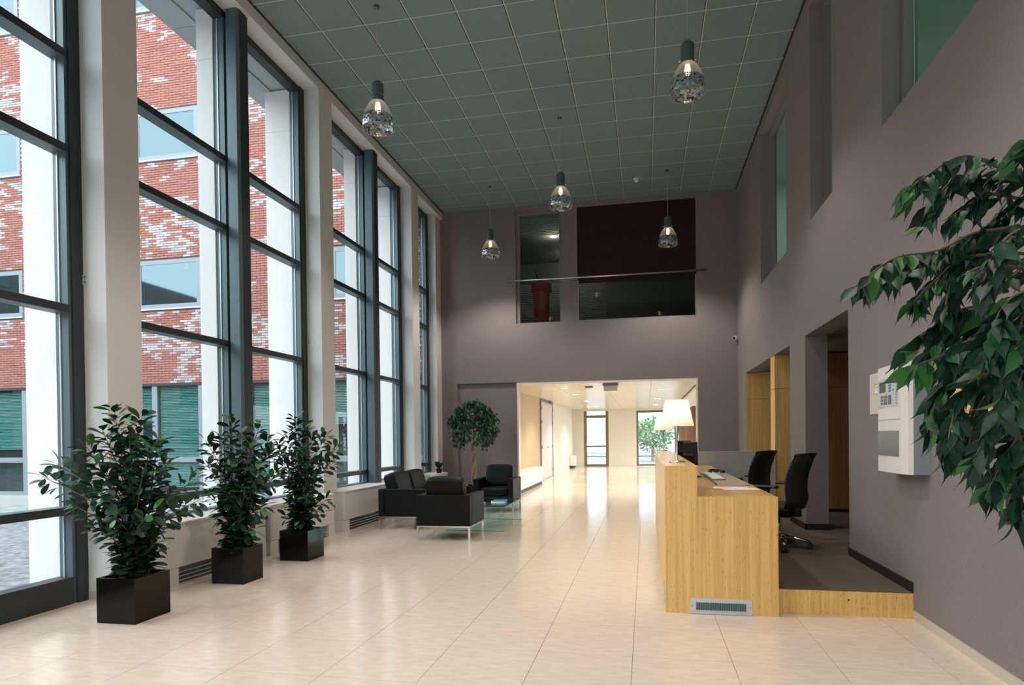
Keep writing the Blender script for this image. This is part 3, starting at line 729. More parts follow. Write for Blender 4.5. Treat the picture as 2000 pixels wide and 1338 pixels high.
monitor(.52, 8.6, math.radians(-70), 'black flat monitor on desk, farther of the two behind lamp')
def desk_lamp(x, y, label):
    t = thing('table_lamp', label, 'lamp', (x, y, H1), group='counter lamps')
    MB().lathe([(.07, 0), (.07, .010), (.018, .018), (.007, .03), (.007, .21), (.010, .24), (.026, .33), (.027, .335)], 24).build('stand', steel_m, t, local=True, smooth=True)
    MB().lathe([(.147, .32), (.098, .546)], 40, cap=False).build('lamp_shade', shade_m, t, local=True, smooth=True)
    MB().lathe([(.015, .34), (.025, .37), (.025, .40), (.012, .42)], 12).build('bulb', glow_m, t, local=True)
    lamp('POINT', 'table_lamp_light', (x, y, H1+.445), .6, (1, .80, .60), .04)
desk_lamp(.270, 5.45, 'white cone-shaded table lamp standing nearest on the counter')
desk_lamp(.270, 9.55, 'white cone-shaded table lamp farther along the counter')

# office chairs -------------------------------------------------------------
def office_chair(x, y, rz, label):
    t = thing('office_chair', label, 'chair', (x, y, ZP), rz, group='reception chairs')   # faces local -X
    st = MB()
    n = 9
    for sgn in (0,):
        prof = [(.20, .44), (.225, .52), (.215, .62), (.215, .70), (.235, .80), (.275, .90), (.315, .975)]
        v0 = len(st.v)
        for px_, pz_ in prof:
            for k in range(n):
                w_ = (k/(n-1)-.5)*2; st.v.append((px_-.045*(1-w_*w_)*-1-.02, w_*(.225-.02*abs(pz_-.7)), pz_))
        for i in range(len(prof)-1):
            for k in range(n-1): a = v0+i*n+k; st.f.append((a, a+1, a+n+1, a+n)); st.mi.append(0)
    bk = st.build('backrest', mesh_m, t, local=True, smooth=True); md = bk.modifiers.new('s', 'SOLIDIFY'); md.thickness = .012
    fr = MB(); pr = [(.205, .44), (.23, .52), (.22, .62), (.22, .70), (.24, .80), (.28, .90), (.32, .98)]
    for s in (-1, 1): fr.tube([(a-.02, s*(.228-.02*abs(b-.7)), b) for a, b in pr], .013)
    fr.tube([(.30, -.222, .98), (.34, 0, .985), (.30, .222, .98)], .013); fr.build('back_frame', blackp_m, t, local=True, smooth=True)
    MB().box(-.27, .20, -.235, .235, .40, .47).build('seat', mesh_m, t, local=True, bevel=.03)
    bx(-.12, .16, -.1, .1, .33, .40).build('mechanism', blackp_m, t, local=True, bevel=.015)
    bx(.17, .24, -.035, .035, .34, .60).build('back_bracket', blackp_m, t, local=True, bevel=.01)
    bx(.05, .09, -.255, -.237, .36, .42).build('tension_knob', plast_m, t, local=True, bevel=.008)
    for s in (-1, 1):
        a = MB(); a.tube([(.02, s*.24, .38), (.02, s*.29, .42), (.03, s*.29, .64)], .018); a.build('arm_post', blackp_m, t, local=True, smooth=True)
        bx(-.16, .14, s*.29-.04, s*.29+.04, .645, .672).build('arm_pad', blackp_m, t, local=True, bevel=.012)
    MB().tube([(0, 0, .10), (0, 0, .33)], [.03, .025], 14).build('gas_lift', chrome_m, t, local=True, smooth=True)
    for k in range(5):
        a = 2*math.pi*k/5+.35; c, s = math.cos(a), math.sin(a)
        lg = MB().tube([(0, 0, .125), (c*.18, s*.18, .105), (c*.31, s*.31, .075)], [.03, .022, .014], 8).build('base_arm', chrome_m, t, local=True, smooth=True)
        cs = MB()
        for o_ in (-.017, .017):
            q = Vector((c*.31-s*o_, s*.31+c*o_, .03)); d = Vector((-s, c, 0))*.011
            cs.tube([q-d, q+d], .03, 14)
        cs.tube([(c*.31, s*.31, .03), (c*.31, s*.31, .075)], .009); cs.build('caster', blackp_m, t, local=True)
    return t
office_chair(1.36, 6.72, math.radians(-38), 'black mesh swivel chair nearest the platform step')
office_chair(1.20, 7.85, math.radians(-40), 'black mesh swivel chair farther along the desk')

# ================================================================== FIRE PANEL, WALL BOX, SMALL FIXTURES
t = thing('fire_alarm_panel', 'white fire alarm control panel with keypad and grey window on right wall', 'control panel', (1.95, 4.93, 1.09))
side_m = mat('panel_side_shaded', (.24, .29, .32), .5)  # blue-grey of the shaded side put into the housing colour
YA, YZ = 4.655, 5.205
bx(1.845, 1.9495, YA, YZ, 1.09, 1.875).build('housing', side_m, t)
fp = MB(); fp.prism([(1.8449, YA), (1.815, YA+.01), (1.80, YA+.09), (1.795, YZ-.2), (1.805, YZ-.01), (1.8449, YZ)], 2, 1.09, 1.89)
fp = fp.build('front_cover', plast_m, t)
bx(1.7935, 1.7985, YA+.135, YZ-.035, 1.585, 1.795).build('keypad_plate', mat('keypad_plate', (.52, .58, .62), .4), t)
kp = bx(1.7915, 1.7934, 5.01, 5.125, 1.695, 1.775).build('display', lcd_m, t)
for r_ in range(4): bx(1.7915, 1.7934, 4.905, 4.945, 1.695+r_*.02, 1.708+r_*.02).build('button', blueb_m, t)
for c_ in range(2):
    for r_ in range(3): bx(1.7915, 1.7934, 4.98+c_*.07, 5.03+c_*.07, 1.60+r_*.025, 1.62+r_*.025).build('key', dirgrey_m, t)
bx(1.7915, 1.7934, 4.90, 4.96, 1.60, 1.67).build('key_block', dirgrey_m, t)
for r_ in range(3): bx(1.7915, 1.7934, 4.86, 4.872, 1.70+r_*.03, 1.712+r_*.03).build('indicator', yel_m if r_ == 1 else blueb_m, t)
for c_ in range(4): bx(1.7915, 1.7934, 4.99+c_*.035, 5.0+c_*.035, 1.675, 1.685).build('indicator', label_m if c_ == 0 else plast_m, t)
for r_ in range(9): bx(1.7915, 1.7934, 4.80, 4.812, 1.60+r_*.02, 1.609+r_*.02).build('indicator', dirgrey_m, t)
bx(1.7935, 1.799, YA+.13, YZ-.035, 1.215, 1.402).build('lower_window', gwin_m, t)
bx(1.794, 1.797, YA+.1, YZ-.02, 1.485, 1.488).build('joint', side_m, t)
bx(1.793, 1.797, 4.98, 5.02, 1.84, 1.846).build('badge', dirgrey_m, t)
t = thing('side_module_box', 'small cream box with red label beside the fire alarm panel', 'box', (1.95, 5.36, 1.54))
bx(1.85, 1.9495, 5.21, 5.51, 1.54, 1.875).build('housing', mat('cream_plastic', (.66, .60, .50), .5), t, bevel=.006)
lb = bx(1.8485, 1.8499, 5.27, 5.40, 1.70, 1.785).build('label', paper_m, t)
for a in ((5.27, 5.40, 1.70, 1.706), (5.27, 5.40, 1.779, 1.785), (5.27, 5.276, 1.706, 1.779), (5.394, 5.40, 1.706, 1.779), (5.29, 5.38, 1.755, 1.762)):
    bx(1.8475, 1.8484, *a).build('label_border', label_m, lb)
tag(MB().tube([(1.93, 5.3, 1.539), (1.93, 5.3, 1.48), (1.93, 5.27, 1.44), (1.935, 5.215, 1.44)], .014).build('cable', blackp_m), 'thick black cable looping below the cream module box', 'cable')
tag(bx(1.905, 1.9495, 3.66, 4.33, 1.39, 1.83).build('wooden_box', bamboo_y), 'flat bamboo wall box half hidden by hanging leaves', 'wall box')
t = thing('security_camera', 'small white security camera in the back right corner', 'camera', (1.90, 13.45, 3.43))
MB().tube([(1.945, 13.46, 3.43), (1.90, 13.43, 3.43)], .015).build('arm', plast_m, t); MB().tube([(1.925, 13.43, 3.43), (1.86, 13.36, 3.42)], .045, 14).build('body', plast_m, t, smooth=False); MB().tube([(1.86, 13.36, 3.42), (1.855, 13.355, 3.42)], .033, 12).build('lens', black_m, t)
t = thing('smoke_detector', 'small white smoke detector on the suspended ceiling', 'detector', (-.132, 12.5, 6.6))
MB().lathe([(.03, 0), (.05, .02), (.05, .05), (.06, .055), (.06, .067)], 16, (-.132, 12.5, 6.535)).build('body', plast_m, t)

# ================================================================== PENDANT LAMPS
fac = []
for k, (c, r_) in enumerate((((.85, .87, .9), .08), ((.5, .52, .55), .1), ((.06, .06, .065), .2), ((.60, .34, .2), .15), ((.72, .75, .78), .4))):
    fac.append(mat('facet_%d' % k, c, r_, metal=.9))
cord_m = mat('grey_cord', (.42, .44, .42), .6)
def make_pendant():
    t = thing('pendant_lamp', '', 'lamp', (0, 0, 0), group='glass pendant lamps')
    cap = [(.012, .575), (.045, .57), (.066, .545)]
    for k in range(7): cap += [(.073, .535-.02*k), (.073, .527-.02*k), (.068, .524-.02*k), (.068, .518-.02*k)]
    cap += [(.072, .385), (.074, .36), (.076, .35), (.076, .325), (.07, .322)]
    MB().lathe(cap, 24).build('cap', lampgrey_m, t, local=True, smooth=False)
    MB().tube([(.074, 0, .37), (.09, 0, .37)], .008).build('clip', steel_m, t, local=True); MB().tube([(-.074, 0, .37), (-.09, 0, .37)], .008).build('clip', steel_m, t, local=True)
    sh = [(.076, .335), (.105, .30), (.135, .25), (.158, .20), (.172, .15)]
    MB().lathe(sh, 36, cap=False).build('shade', acryl_m, t, local=True, smooth=True)
    f = MB(); rr = random.Random(3); rows = [(.172, .15), (.177, .13), (.181, .11), (.184, .09), (.186, .07), (.187, .05), (.186, .03), (.183, .01)]
    seg = 44
    for i in range(len(rows)-1):
        for k in range(seg):
            if rr.random() < .07: continue
            a0, a1 = 2*math.pi*k/seg, 2*math.pi*(k+.92)/seg
            (r0, z0), (r1, z1) = rows[i], rows[i+1]; j = lambda: rr.uniform(-.005, .005)
            f.cur = rr.choice((0, 0, 0, 1, 1, 2, 3, 4, 4, 4))
            f.quad(((r0+j())*math.cos(a0), (r0)*math.sin(a0), z0), ((r0+j())*math.cos(a1), r0*math.sin(a1), z0), ((r1+j())*math.cos(a1), r1*math.sin(a1), z1+.0015), ((r1+j())*math.cos(a0), r1*math.sin(a0), z1+.0015))
    fo = f.build('facet_band', fac, t, local=True); fo['kind'] = 'stuff'
    MB().lathe([(.1735, .152), (.1785, .13), (.1855, .09), (.1885, .05), (.185, .005)], 36, cap=False).build('lower_shade', glass_m, t, local=True, smooth=True)
    MB().tube([(.185*math.cos(a), .185*math.sin(a), .005) for a in [2*math.pi*k/36 for k in range(37)]], .004, 6).build('rim', MATS['acrylic'], t, local=True)
    MB().lathe([(.02, .345), (.026, .31), (.034, .27), (.03, .225), (.012, .205)], 14).build('bulb', glow_m, t, local=True, smooth=True)
    MB().tube([(0, 0, .57), (0, 0, 1.4)], .0045, 6).build('cord', cord_m, t, local=True)
    MB().lathe([(.035, 0), (.035, .02)], 14).build('ceiling_rose', lampgrey_m, t, local=True)
    return t
pend = make_pendant()
PEN = [(-3.14, 6.87, 5.12, 'glass pendant lamp hanging nearest the window wall'), (.49, 6.85, 5.11, 'glass pendant lamp hanging nearest the right wall'), (-1.33, 9.86, 5.135, 'glass pendant lamp hanging in the middle of the lobby'),
       (-3.14, 12.25, 5.14, 'glass pendant lamp left of the upper back windows'), (.47, 12.23, 5.13, 'glass pendant lamp in front of the brown blind'),
       (-1.33, 4.46, 5.135, 'added glass pendant lamp, unseen above the near edge of the view'), (-3.14, 1.9, 5.12, 'added glass pendant lamp, unseen above the viewpoint, window side'), (.49, 1.9, 5.11, 'added glass pendant lamp, unseen above the viewpoint, right wall side')]  # unseen extra pendants, added to light the desk front
for k, (x, y, z, lb) in enumerate(PEN):
    if k == 0: t = pend; ch = list(pend.children)
    else:
        t = pend.copy(); COL.objects.link(t); ch = []
        for c in pend.children:
            d = c.copy(); COL.objects.link(d); d.parent = t; ch.append(d)
    t.location = (x, y, z); t['label'] = lb
    for c in ch:
        if c.name.startswith('cord'):
            me = c.data.copy(); c.data = me
            for v in me.vertices:
                if v.co.z > 1: v.co.z = ZC-z-.001
        if c.name.startswith('ceiling_rose'): c.location = (0, 0, ZC-z-.021)
    lamp('SPOT', 'pendant_beam', (x, y, z-.006), (58 if y > 12 else 32) if y > 5 else 75, (1, .89, .80), .12, spot=math.radians(136 if y > 12 else 128))
    lamp('POINT', 'pendant_light', (x, y, z+.27), 4.5, (1, .62, .42), .03)

# ================================================================== SEATING CORNER
def cushion(name, x0, x1, y0, y1, z0, z1, parent, mtx=None, puff=.3, bev=.05):
    """soft box: subdivided, bulged"""
    b = MB(); n = 6
    import bmesh
    bm = bmesh.new(); bmesh.ops.create_cube(bm, size=1); bmesh.ops.subdivide_edges(bm, edges=bm.edges[:], cuts=n, use_grid_fill=True)
    sx, sy, sz = x1-x0, y1-y0, z1-z0
    for v in bm.verts:
        u = v.co*2
        k = Vector((1-.5*puff*(abs(u.y)**4+abs(u.z)**4)*.25, 1-.5*puff*(abs(u.x)**4+abs(u.z)**4)*.35, 1-.5*puff*(abs(u.x)**4+abs(u.y)**4)*.6))
        wr_ = .012*noise.noise(Vector((u.x*2.2, u.y*2.2, u.z*2.2))+Vector((x0, y0, 0)))
        v.co = Vector((v.co.x*sx*k.x, v.co.y*sy*k.y, v.co.z*sz*k.z))+u.normalized()*wr_
    me = bpy.data.meshes.new(name); bm.to_mesh(me); bm.free(); me.materials.append(leather_m); me.polygons.foreach_set('use_smooth', [True]*len(me.polygons))
    c = Vector(((x0+x1)/2, (y0+y1)/2, (z0+z1)/2))
    o = addobj(name, me, parent, (Matrix.Translation(c) @ (mtx or Matrix())))
    md = o.modifiers.new('s', 'SUBSURF'); md.levels = 1; md.render_levels = 1
    return o
def seat_unit(name, cat, label, x, y, rz, wid, dep, seats, group=None):
    """local: back along y=0 side, faces +y; x centred"""
    t = thing(name, label, cat, (x, y, 0), rz, group); W = wid/2; z0, zt = .20, .615
    ar = .10
    bx(-W, W, 0, .10, z0, zt).build('back_panel', leather_m, t, local=True, bevel=.012)
    for s in (-1, 1): bx(s*W, s*(W-ar), .101, dep, z0, zt).build('arm', leather_m, t, local=True, bevel=.012)
    bx(-W+ar+.001, W-ar-.001, .101, dep-.01, z0, .30).build('seat_base', leather_m, t, local=True, bevel=.01)
    cw = (wid-2*ar)/seats
    for k in range(seats):
        a = -W+ar+k*cw
        cushion('seat_cushion', a+.005, a+cw-.005, .12, dep+.0, .295, .45, t)
        cushion('back_cushion', a+.01, a+cw-.01, .06, .26, .44, .86, t, Matrix.Rotation(math.radians(16), 4, 'X'))
    f = MB(); f.box(-W+.005, W-.005, .005, .03, z0-.022, z0-.001).box(-W+.005, W-.005, dep-.03, dep-.005, z0-.022, z0-.001).box(-W+.005, -W+.03, .03, dep-.03, z0-.022, z0-.001).box(W-.03, W-.005, .03, dep-.03, z0-.022, z0-.001)
    f.build('steel_frame', chrome_m, t, local=True)
    for sx in (-1, 1):
        for yy in (.005, dep-.03): bx(sx*W-sx*.005, sx*W-sx*.03, yy, yy+.025, 0, z0-.022).build('leg', chrome_m, t, local=True)
    return t
seat_unit('armchair', 'armchair', 'black leather armchair nearest the viewer, back turned', -2.69, 7.745, 0, .76, .72, 1, 'leather armchairs')
seat_unit('armchair', 'armchair', 'black leather armchair facing the viewer beyond the glass table', -2.775, 11.52, math.pi, .76, .72, 1, 'leather armchairs')
seat_unit('sofa', 'sofa', 'black leather two-seat sofa under the tall window', -4.02, 9.36, -math.pi/2, 1.50, .76, 2)
t = thing('coffee_table', 'low glass coffee table between the black armchairs', 'table', (-2.5, 9.25, 0))
TX0, TX1, TY0, TY1, TH = -2.95, -2.05, 8.62, 9.9, .36
tt = bx(TX0, TX1, TY0, TY1, TH-.012, TH).build('table_top', tglass_m, t)
for y in (TY0, TY1-.012):
    MB().quad((TX0, y, 0), (TX1, y, 0), (TX1, y, TH-.013), (TX0, y, TH-.013)).build('glass_side', tglass_m, t)
    bx(TX0, TX1, y, y+.008, .001, .008).build('lower_edge', gedge_m, t)
for a in ((TX0, TX1, TY0-.003, TY0-.0005), (TX0, TX1, TY1+.0005, TY1+.003), (TX1+.0005, TX1+.003, TY0, TY1), (TX0-.003, TX0-.0005, TY0, TY1)):
    bx(*a, TH-.012, TH).build('polished_edge', gedge_m, t)
for k, (x, y, a, m_, lb) in enumerate(((-2.30, 9.25, .25, paper_m, 'white magazine under the blue one on the glass table'), (-2.28, 9.3, .1, blue_m, 'blue magazine lying on top on the glass table'), (-2.62, 9.05, -.3, paper_m, 'pale brochure lying loose on the glass table'))):
    t = thing('magazine', lb, 'magazine', (x, y, TH+(.001 if k != 1 else .0135)), a, group='magazines on the glass table')
    bx(-.105, .105, -.148, .148, 0, .009).build('pages', paper_m, t, local=True); bx(-.106, .106, -.15, .15, .0092, .0105).build('cover', m_ if k != 2 else mat('pale_blue', (.35, .5, .6), .5), t, local=True)

# ================================================================== PLANTS
def leaf_mesh(name, m, wid, tip, bend, fold=.16):
    """length 1 along +Y, face up +Z"""
    if tip: st = [(0, .04), (.13, .55), (.34, 1), (.56, .86), (.75, .42), (.88, .10), (1.06, .0)]   # with a drip tip
    else: st = [(0, .04), (.15, .38), (.38, .82), (.62, 1), (.82, .82), (.94, .46), (1.0, .0)]       # blunt, widest beyond the middle
    v = []; f = []
    for t_, w_ in st:
        z = -bend*t_*t_
        if w_ == 0: v.append((0, t_, z))
        else: v += [(-w_*wid, t_, z+fold*w_*wid), (0, t_, z), (w_*wid, t_, z+fold*w_*wid)]
    for i in range(len(st)-2):
        a = i*3; f += [(a, a+1, a+4, a+3), (a+1, a+2, a+5, a+4)]
    a = (len(st)-2)*3; f += [(a, a+1, len(v)-1), (a+1, a+2, len(v)-1)]
    me = bpy.data.meshes.new(name); me.from_pydata(v, [], f); me.materials.append(m); me.polygons.foreach_set('use_smooth', [True]*len(f))
    return me
SHL = [[leaf_mesh('leaf', LEAF[k], w_, False, b_) for w_, b_ in ((.26, .12), (.29, .3), (.235, .2))] for k in range(3)]
FIL = [[leaf_mesh('leaf', FIC[k], w_, True, b_, .25) for w_, b_ in ((.215, .3), (.245, .5), (.19, .05))] for k in range(3)]
def leaf_matrix(p, d, up, L):
    y = d.normalized(); x = y.cross(up)
    if x.length < 1e-3: x = y.cross(Vector((1, 0, 0)))
    x.normalize(); z = x.cross(y)
    return Matrix(((x.x*L, y.x*L, z.x*L, p.x), (x.y*L, y.y*L, z.y*L, p.y), (x.z*L, y.z*L, z.z*L, p.z), (0, 0, 0, 1)))
def put_leaves(t, leaves, meshes, name='leaf', limit=300, stuffname='far_leaves'):
    """leaves: (matrix, colour, variant); the largest in view become single parts, the rest one stuff part"""
    org = ORG[t.name]; cp = Vector((0, 0, CAMZ))
    leaves.sort(key=lambda q: (q[0].translation-cp).length)
    sh = Matrix.Translation(-org); rest = MB()
    mats = []
    for i, (m4, c, v) in enumerate(leaves):
        if i < limit: addobj(name, meshes[c][v], t, sh @ m4)
        else:
            me = meshes[c][v]; n = len(rest.v); rest.v += [tuple(m4 @ q.co) for q in me.vertices]
            for p_ in me.polygons: rest.f.append(tuple(n+k for k in p_.vertices)); rest.mi.append(c)
    if rest.v:
        me = bpy.data.meshes.new(stuffname); me.from_pydata([tuple(Vector(p)-org) for p in rest.v], [], rest.f)
        for c in range(3): me.materials.append(meshes[c][0].materials[0])
        me.polygons.foreach_set('material_index', rest.mi); me.polygons.foreach_set('use_smooth', [True]*len(rest.f))
        o = addobj(stuffname, me, t); o['kind'] = 'stuff'
def bez(pts, n):
    """catmull style resample"""
    out = []; P = [pts[0]]+pts+[pts[-1]]
    for i in range(1, len(P)-2):
        for k in range(n):
            t_ = k/n; a, b, c, d = P[i-1], P[i], P[i+1], P[i+2]
            out.append(.5*((2*b)+(c-a)*t_+(2*a-5*b+4*c-d)*t_*t_+(3*b-a-3*c+d)*t_**3))
    out.append(pts[-1]); return out
def shrub(label, x0, x1, y0, y1, tips, group, seed, fill=40):
    rr = random.Random(seed)
    cx_, cy_ = (x0+x1)/2, (y0+y1)/2
    p = thing('square_planter', 'glossy black square planter holding '+label, 'planter', (cx_, cy_, 0), group='black planters')
    b = MB(); wv = .015; h = .345
    b.box(x0, x1, y0, y0+wv, 0, h).box(x0, x1, y1-wv, y1, 0, h).box(x0, x0+wv, y0+wv, y1-wv, 0, h).box(x1-wv, x1, y0+wv, y1-wv, 0, h).box(x0+wv, x1-wv, y0+wv, y1-wv, 0, .02)
    b.build('pot', black_m, p); bx(x0+wv, x1-wv, y0+wv, y1-wv, .021, h-.035).build('soil', soil_m, p)
    t = thing('potted_shrub', label, 'plant', (cx_, cy_, h-.035), group=group)
    leaves = []; up = Vector((0, 0, 1))
    for (tx, ty, dy, side) in tips:
        tip = pY(tx, ty, cy_+dy); base = Vector((cx_+rr.uniform(-.07, .07), cy_+rr.uniform(-.07, .07), h-.036))
        mid = base.lerp(tip, .5); mid.x = base.x+(tip.x-base.x)*(.25 if side else .4); mid.y = base.y+(tip.y-base.y)*.3; mid.z = base.z+(tip.z-base.z)*(.55 if not side else .62)
        path = bez([base, mid, tip], 10)
        MB().tube(path, [.008-.006*k/(len(path)-1) for k in range(len(path))], 6).build('stem', twig_m, t, smooth=True)
        ln = sum((b_-a_).length for a_, b_ in zip(path[:-1], path[1:])); n = int(ln/.0165); ang = rr.uniform(0, 6)
        for k in range(n):
            s = .06+.94*(k+.5)/n; i = s*(len(path)-1); j = min(int(i), len(path)-2); q = path[j].lerp(path[j+1], i-j); tg = (path[j+1]-path[j]).normalized()
            ang += 2.4+rr.uniform(-.4, .4)
            a1 = tg.cross(Vector((.3, .9, .1))).normalized(); b1 = tg.cross(a1)
            o_ = (math.cos(ang)*a1+math.sin(ang)*b1)
            d = (o_*1.0+tg*(.35+.5*s)+Vector((0, 0, rr.uniform(-.45, .25))))
            L = rr.uniform(.082, .122)*(1.06-.35*max(0, s-.75))
            c = 2 if (s > .93 and rr.random() < .55) else (1 if rr.random() < .3+.3*s else 0)
            q2 = q+o_*rr.uniform(.008, .03)
            leaves.append((leaf_matrix(q2, d, up+Vector((rr.uniform(-.5, .5), rr.uniform(-.5, .5), 0)), L), c, rr.randrange(3)))
    put_leaves(t, leaves, SHL)
G = 'ficus shrubs in black planters'
shrub('broad spreading green shrub nearest the viewer by the window', -4.145, -3.806, 3.915, 4.262,
      [(222, 795, 0, 0), (278, 808, .1, 0), (200, 840, -.12, 0), (310, 850, .05, 0), (250, 830, -.15, 0), (165, 868, .05, 1), (82, 930, -.05, 1), (110, 905, .1, 1), (140, 985, -.15, 1), (330, 900, -.1, 1), (385, 935, .08, 1), (392, 975, -.05, 1), (350, 985, .15, 1), (240, 900, -.22, 0), (280, 920, -.22, 0), (200, 950, -.25, 1), (300, 1000, -.2, 1), (185, 1030, -.1, 1), (310, 1050, .0, 1), (255, 860, .2, 0), (225, 1010, -.25, 1), (180, 905, .0, 1), (290, 870, -.12, 0)], G, 11)
shrub('upright green shrub standing second from the viewer by the window', -4.146, -3.806, 5.165, 5.47,
      [(450, 818, 0, 0), (508, 830, .1, 0), (470, 845, -.1, 0), (432, 850, .1, 0), (402, 860, 0, 1), (400, 905, .1, 1), (405, 965, -.1, 1), (535, 880, 0, 1), (525, 855, .1, 0), (540, 930, -.05, 1), (490, 870, -.18, 0), (450, 900, -.18, 0), (425, 1000, -.1, 1), (520, 985, -.12, 1), (480, 960, -.2, 0), (440, 960, -.18, 1), (505, 920, -.18, 0), (500, 1030, -.12, 1), (440, 1030, 0, 1), (470, 1005, -.2, 1)], G, 12)
shrub('upright green shrub standing third, farthest from the viewer', -4.135, -3.78, 6.255, 6.60,
      [(575, 812, 0, 0), (595, 830, .1, 0), (560, 845, -.1, 0), (610, 850, .1, 0), (640, 848, 0, 1), (662, 872, 0, 1), (655, 900, .05, 1), (540, 868, 0, 1), (535, 920, 0, 1), (545, 890, .1, 1), (580, 880, -.18, 0), (600, 910, -.18, 0), (565, 930, -.18, 0), (640, 975, 0, 1), (630, 1000, -.1, 1), (560, 980, -.12, 1), (600, 970, -.18, 0), (590, 1015, -.15, 1), (555, 1010, -.05, 1), (618, 940, -.1, 1)], G, 13)

# foreground weeping fig at the right
def ficus_foreground():
    rr = random.Random(21)
    base = Vector((1.60, 2.15, 0))
    p = thing('round_planter', 'black planter of the tall fig tree at right edge', 'planter', base)
    MB().lathe([(.17, 0), (.20, .36), (.19, .36), (.18, .30)], 28, base).build('pot', black_m, p); MB().lathe([(.165, .02), (.18, .30)], 24, base).build('soil', soil_m, p)
    t = thing('weeping_fig', 'large weeping fig tree hanging in from the right edge', 'tree', base+Vector((0, 0, .30)))
    tr = [base+Vector((0, 0, .301)), base+Vector((.02, 0, .8)), base+Vector((-.02, .02, 1.35)), base+Vector((.0, .0, 1.9))]
    MB().tube(bez(tr, 6), [.03-.0009*k for k in range(19)], 8).build('trunk', bark_m, t, smooth=True)
    br = [  # pixel polylines with depth Y
        [(2090, 380, 2.1), (1960, 330, 2.05), (1880, 305, 2.0), (1800, 350, 1.95), (1772, 375, 1.95)],
        [(2080, 400, 2.1), (1940, 352, 2.1), (1875, 345, 2.1), (1830, 385, 2.1), (1818, 420, 2.1)],
        [(2120, 330, 2.0), (2050, 275, 1.9), (1995, 285, 1.9)],
        [(2090, 430, 2.1), (1950, 380, 2.1), (1900, 395, 2.1), (1855, 425, 2.1)],
        [(2090, 470, 2.1), (1930, 450, 2.0), (1830, 490, 1.95), (1745, 505, 1.9), (1670, 560, 1.9)],
        [(2080, 470, 2.2), (1900, 470, 2.15), (1800, 520, 2.1), (1725, 540, 2.1), (1705, 555, 2.1)],
        [(2080, 520, 2.1), (1900, 500, 2.0), (1830, 545, 2.0), (1785, 590, 2.0)],
        [(2080, 540, 2.0), (1930, 520, 1.9), (1860, 560, 1.9), (1845, 610, 1.9)],
        [(2080, 610, 2.1), (1900, 600, 2.0), (1830, 635, 2.0), (1765, 680, 2.0)],
        [(2080, 640, 2.2), (1900, 620, 2.2), (1850, 650, 2.2), (1810, 690, 2.2)],
        [(2090, 680, 2.0), (1920, 660, 1.9), (1850, 690, 1.9), (1785, 715, 1.85)],
        [(2090, 690, 2.1), (1900, 700, 2.0), (1850, 740, 2.0), (1826, 790, 2.0), (1815, 835, 2.0)],
        [(2090, 740, 2.0), (1930, 730, 1.9), (1880, 770, 1.9), (1858, 830, 1.9), (1850, 880, 1.9)],
        [(2090, 760, 2.1), (1960, 750, 2.0), (1910, 800, 2.0), (1895, 860, 2.0), (1885, 900, 2.0)],
        [(2090, 800, 1.9), (1980, 790, 1.8), (1930, 850, 1.8), (1900, 900, 1.8)],
        [(2090, 860, 2.0), (2000, 850, 1.9), (1960, 900, 1.9), (1930, 960, 1.9)],
        [(2090, 900, 2.0), (2020, 900, 1.9), (1990, 950, 1.9), (1975, 1010, 1.9)],
        [(2090, 560, 1.8), (1980, 580, 1.75), (1940, 640, 1.75), (1925, 700, 1.75)],
        [(2090, 450, 1.85), (1990, 450, 1.8), (1940, 500, 1.8), (1920, 560, 1.8)],
        [(2090, 650, 1.75), (2000, 660, 1.7), (1975, 720, 1.7), (1960, 800, 1.7)],
        [(2100, 500, 2.3), (1950, 560, 2.3), (1900, 640, 2.3), (1880, 720, 2.3)],
        [(2100, 620, 2.3), (1960, 680, 2.3), (1920, 760, 2.3), (1910, 830, 2.3)],
        [(2110, 380, 2.2), (1985, 400, 2.2), (1930, 440, 2.2), (1900, 500, 2.2)],
        [(2110, 560, 2.0), (2010, 600, 2.0), (1990, 680, 2.0), (1985, 760, 2.0)],
        [(2110, 720, 2.1), (2020, 760, 2.1), (2000, 830, 2.1), (1990, 900, 2.1)],
    ]
    leaves = []; hub = base+Vector((0, 0, 1.75))
    for pl in br:
        pts = [pY(a, b, y) for a, b, y in pl]
        pts = [p_ if p_.x < 1.86 else Vector((1.86, p_.y, p_.z)) for p_ in pts]
        path = bez([hub+Vector((rr.uniform(-.03, .03), rr.uniform(-.05, .05), rr.uniform(-.4, .1)))]+pts, 8)
        MB().tube(path, [.007-.0055*k/(len(path)-1) for k in range(len(path))], 6).build('branch', twig_m, t, smooth=True)
        ln = sum((b_-a_).length for a_, b_ in zip(path[:-1], path[1:])); n = int(ln/.0165); sd = 1
        for k in range(n):
            s = (k+.5)/n
            if s < .25: continue
            i = s*(len(path)-1); j = min(int(i), len(path)-2); q = path[j].lerp(path[j+1], i-j); tg = (path[j+1]-path[j]).normalized(); sd = -sd
            o_ = tg.cross(Vector((0, 0, 1))).normalized()*sd
            d = tg*.6+o_*rr.uniform(.1, 1.1)+Vector((rr.uniform(-.5, .4), rr.uniform(-.4, .4), -rr.uniform(.1, 1.2)))
            L = rr.uniform(.062, .098)
            c = 2 if rr.random() < (.30 if s > .85 else .07) else (1 if rr.random() < .45 else 0)
            q2 = q+o_*.012+Vector((0, 0, -.004))
            if q2.x > 1.85: continue
            leaves.append((leaf_matrix(q2, d, Vector((rr.uniform(-1.2, .8), rr.uniform(-1.2, .3), rr.uniform(.1, 1))), L), c, rr.randrange(3)))
    put_leaves(t, leaves, FIL)
ficus_foreground()

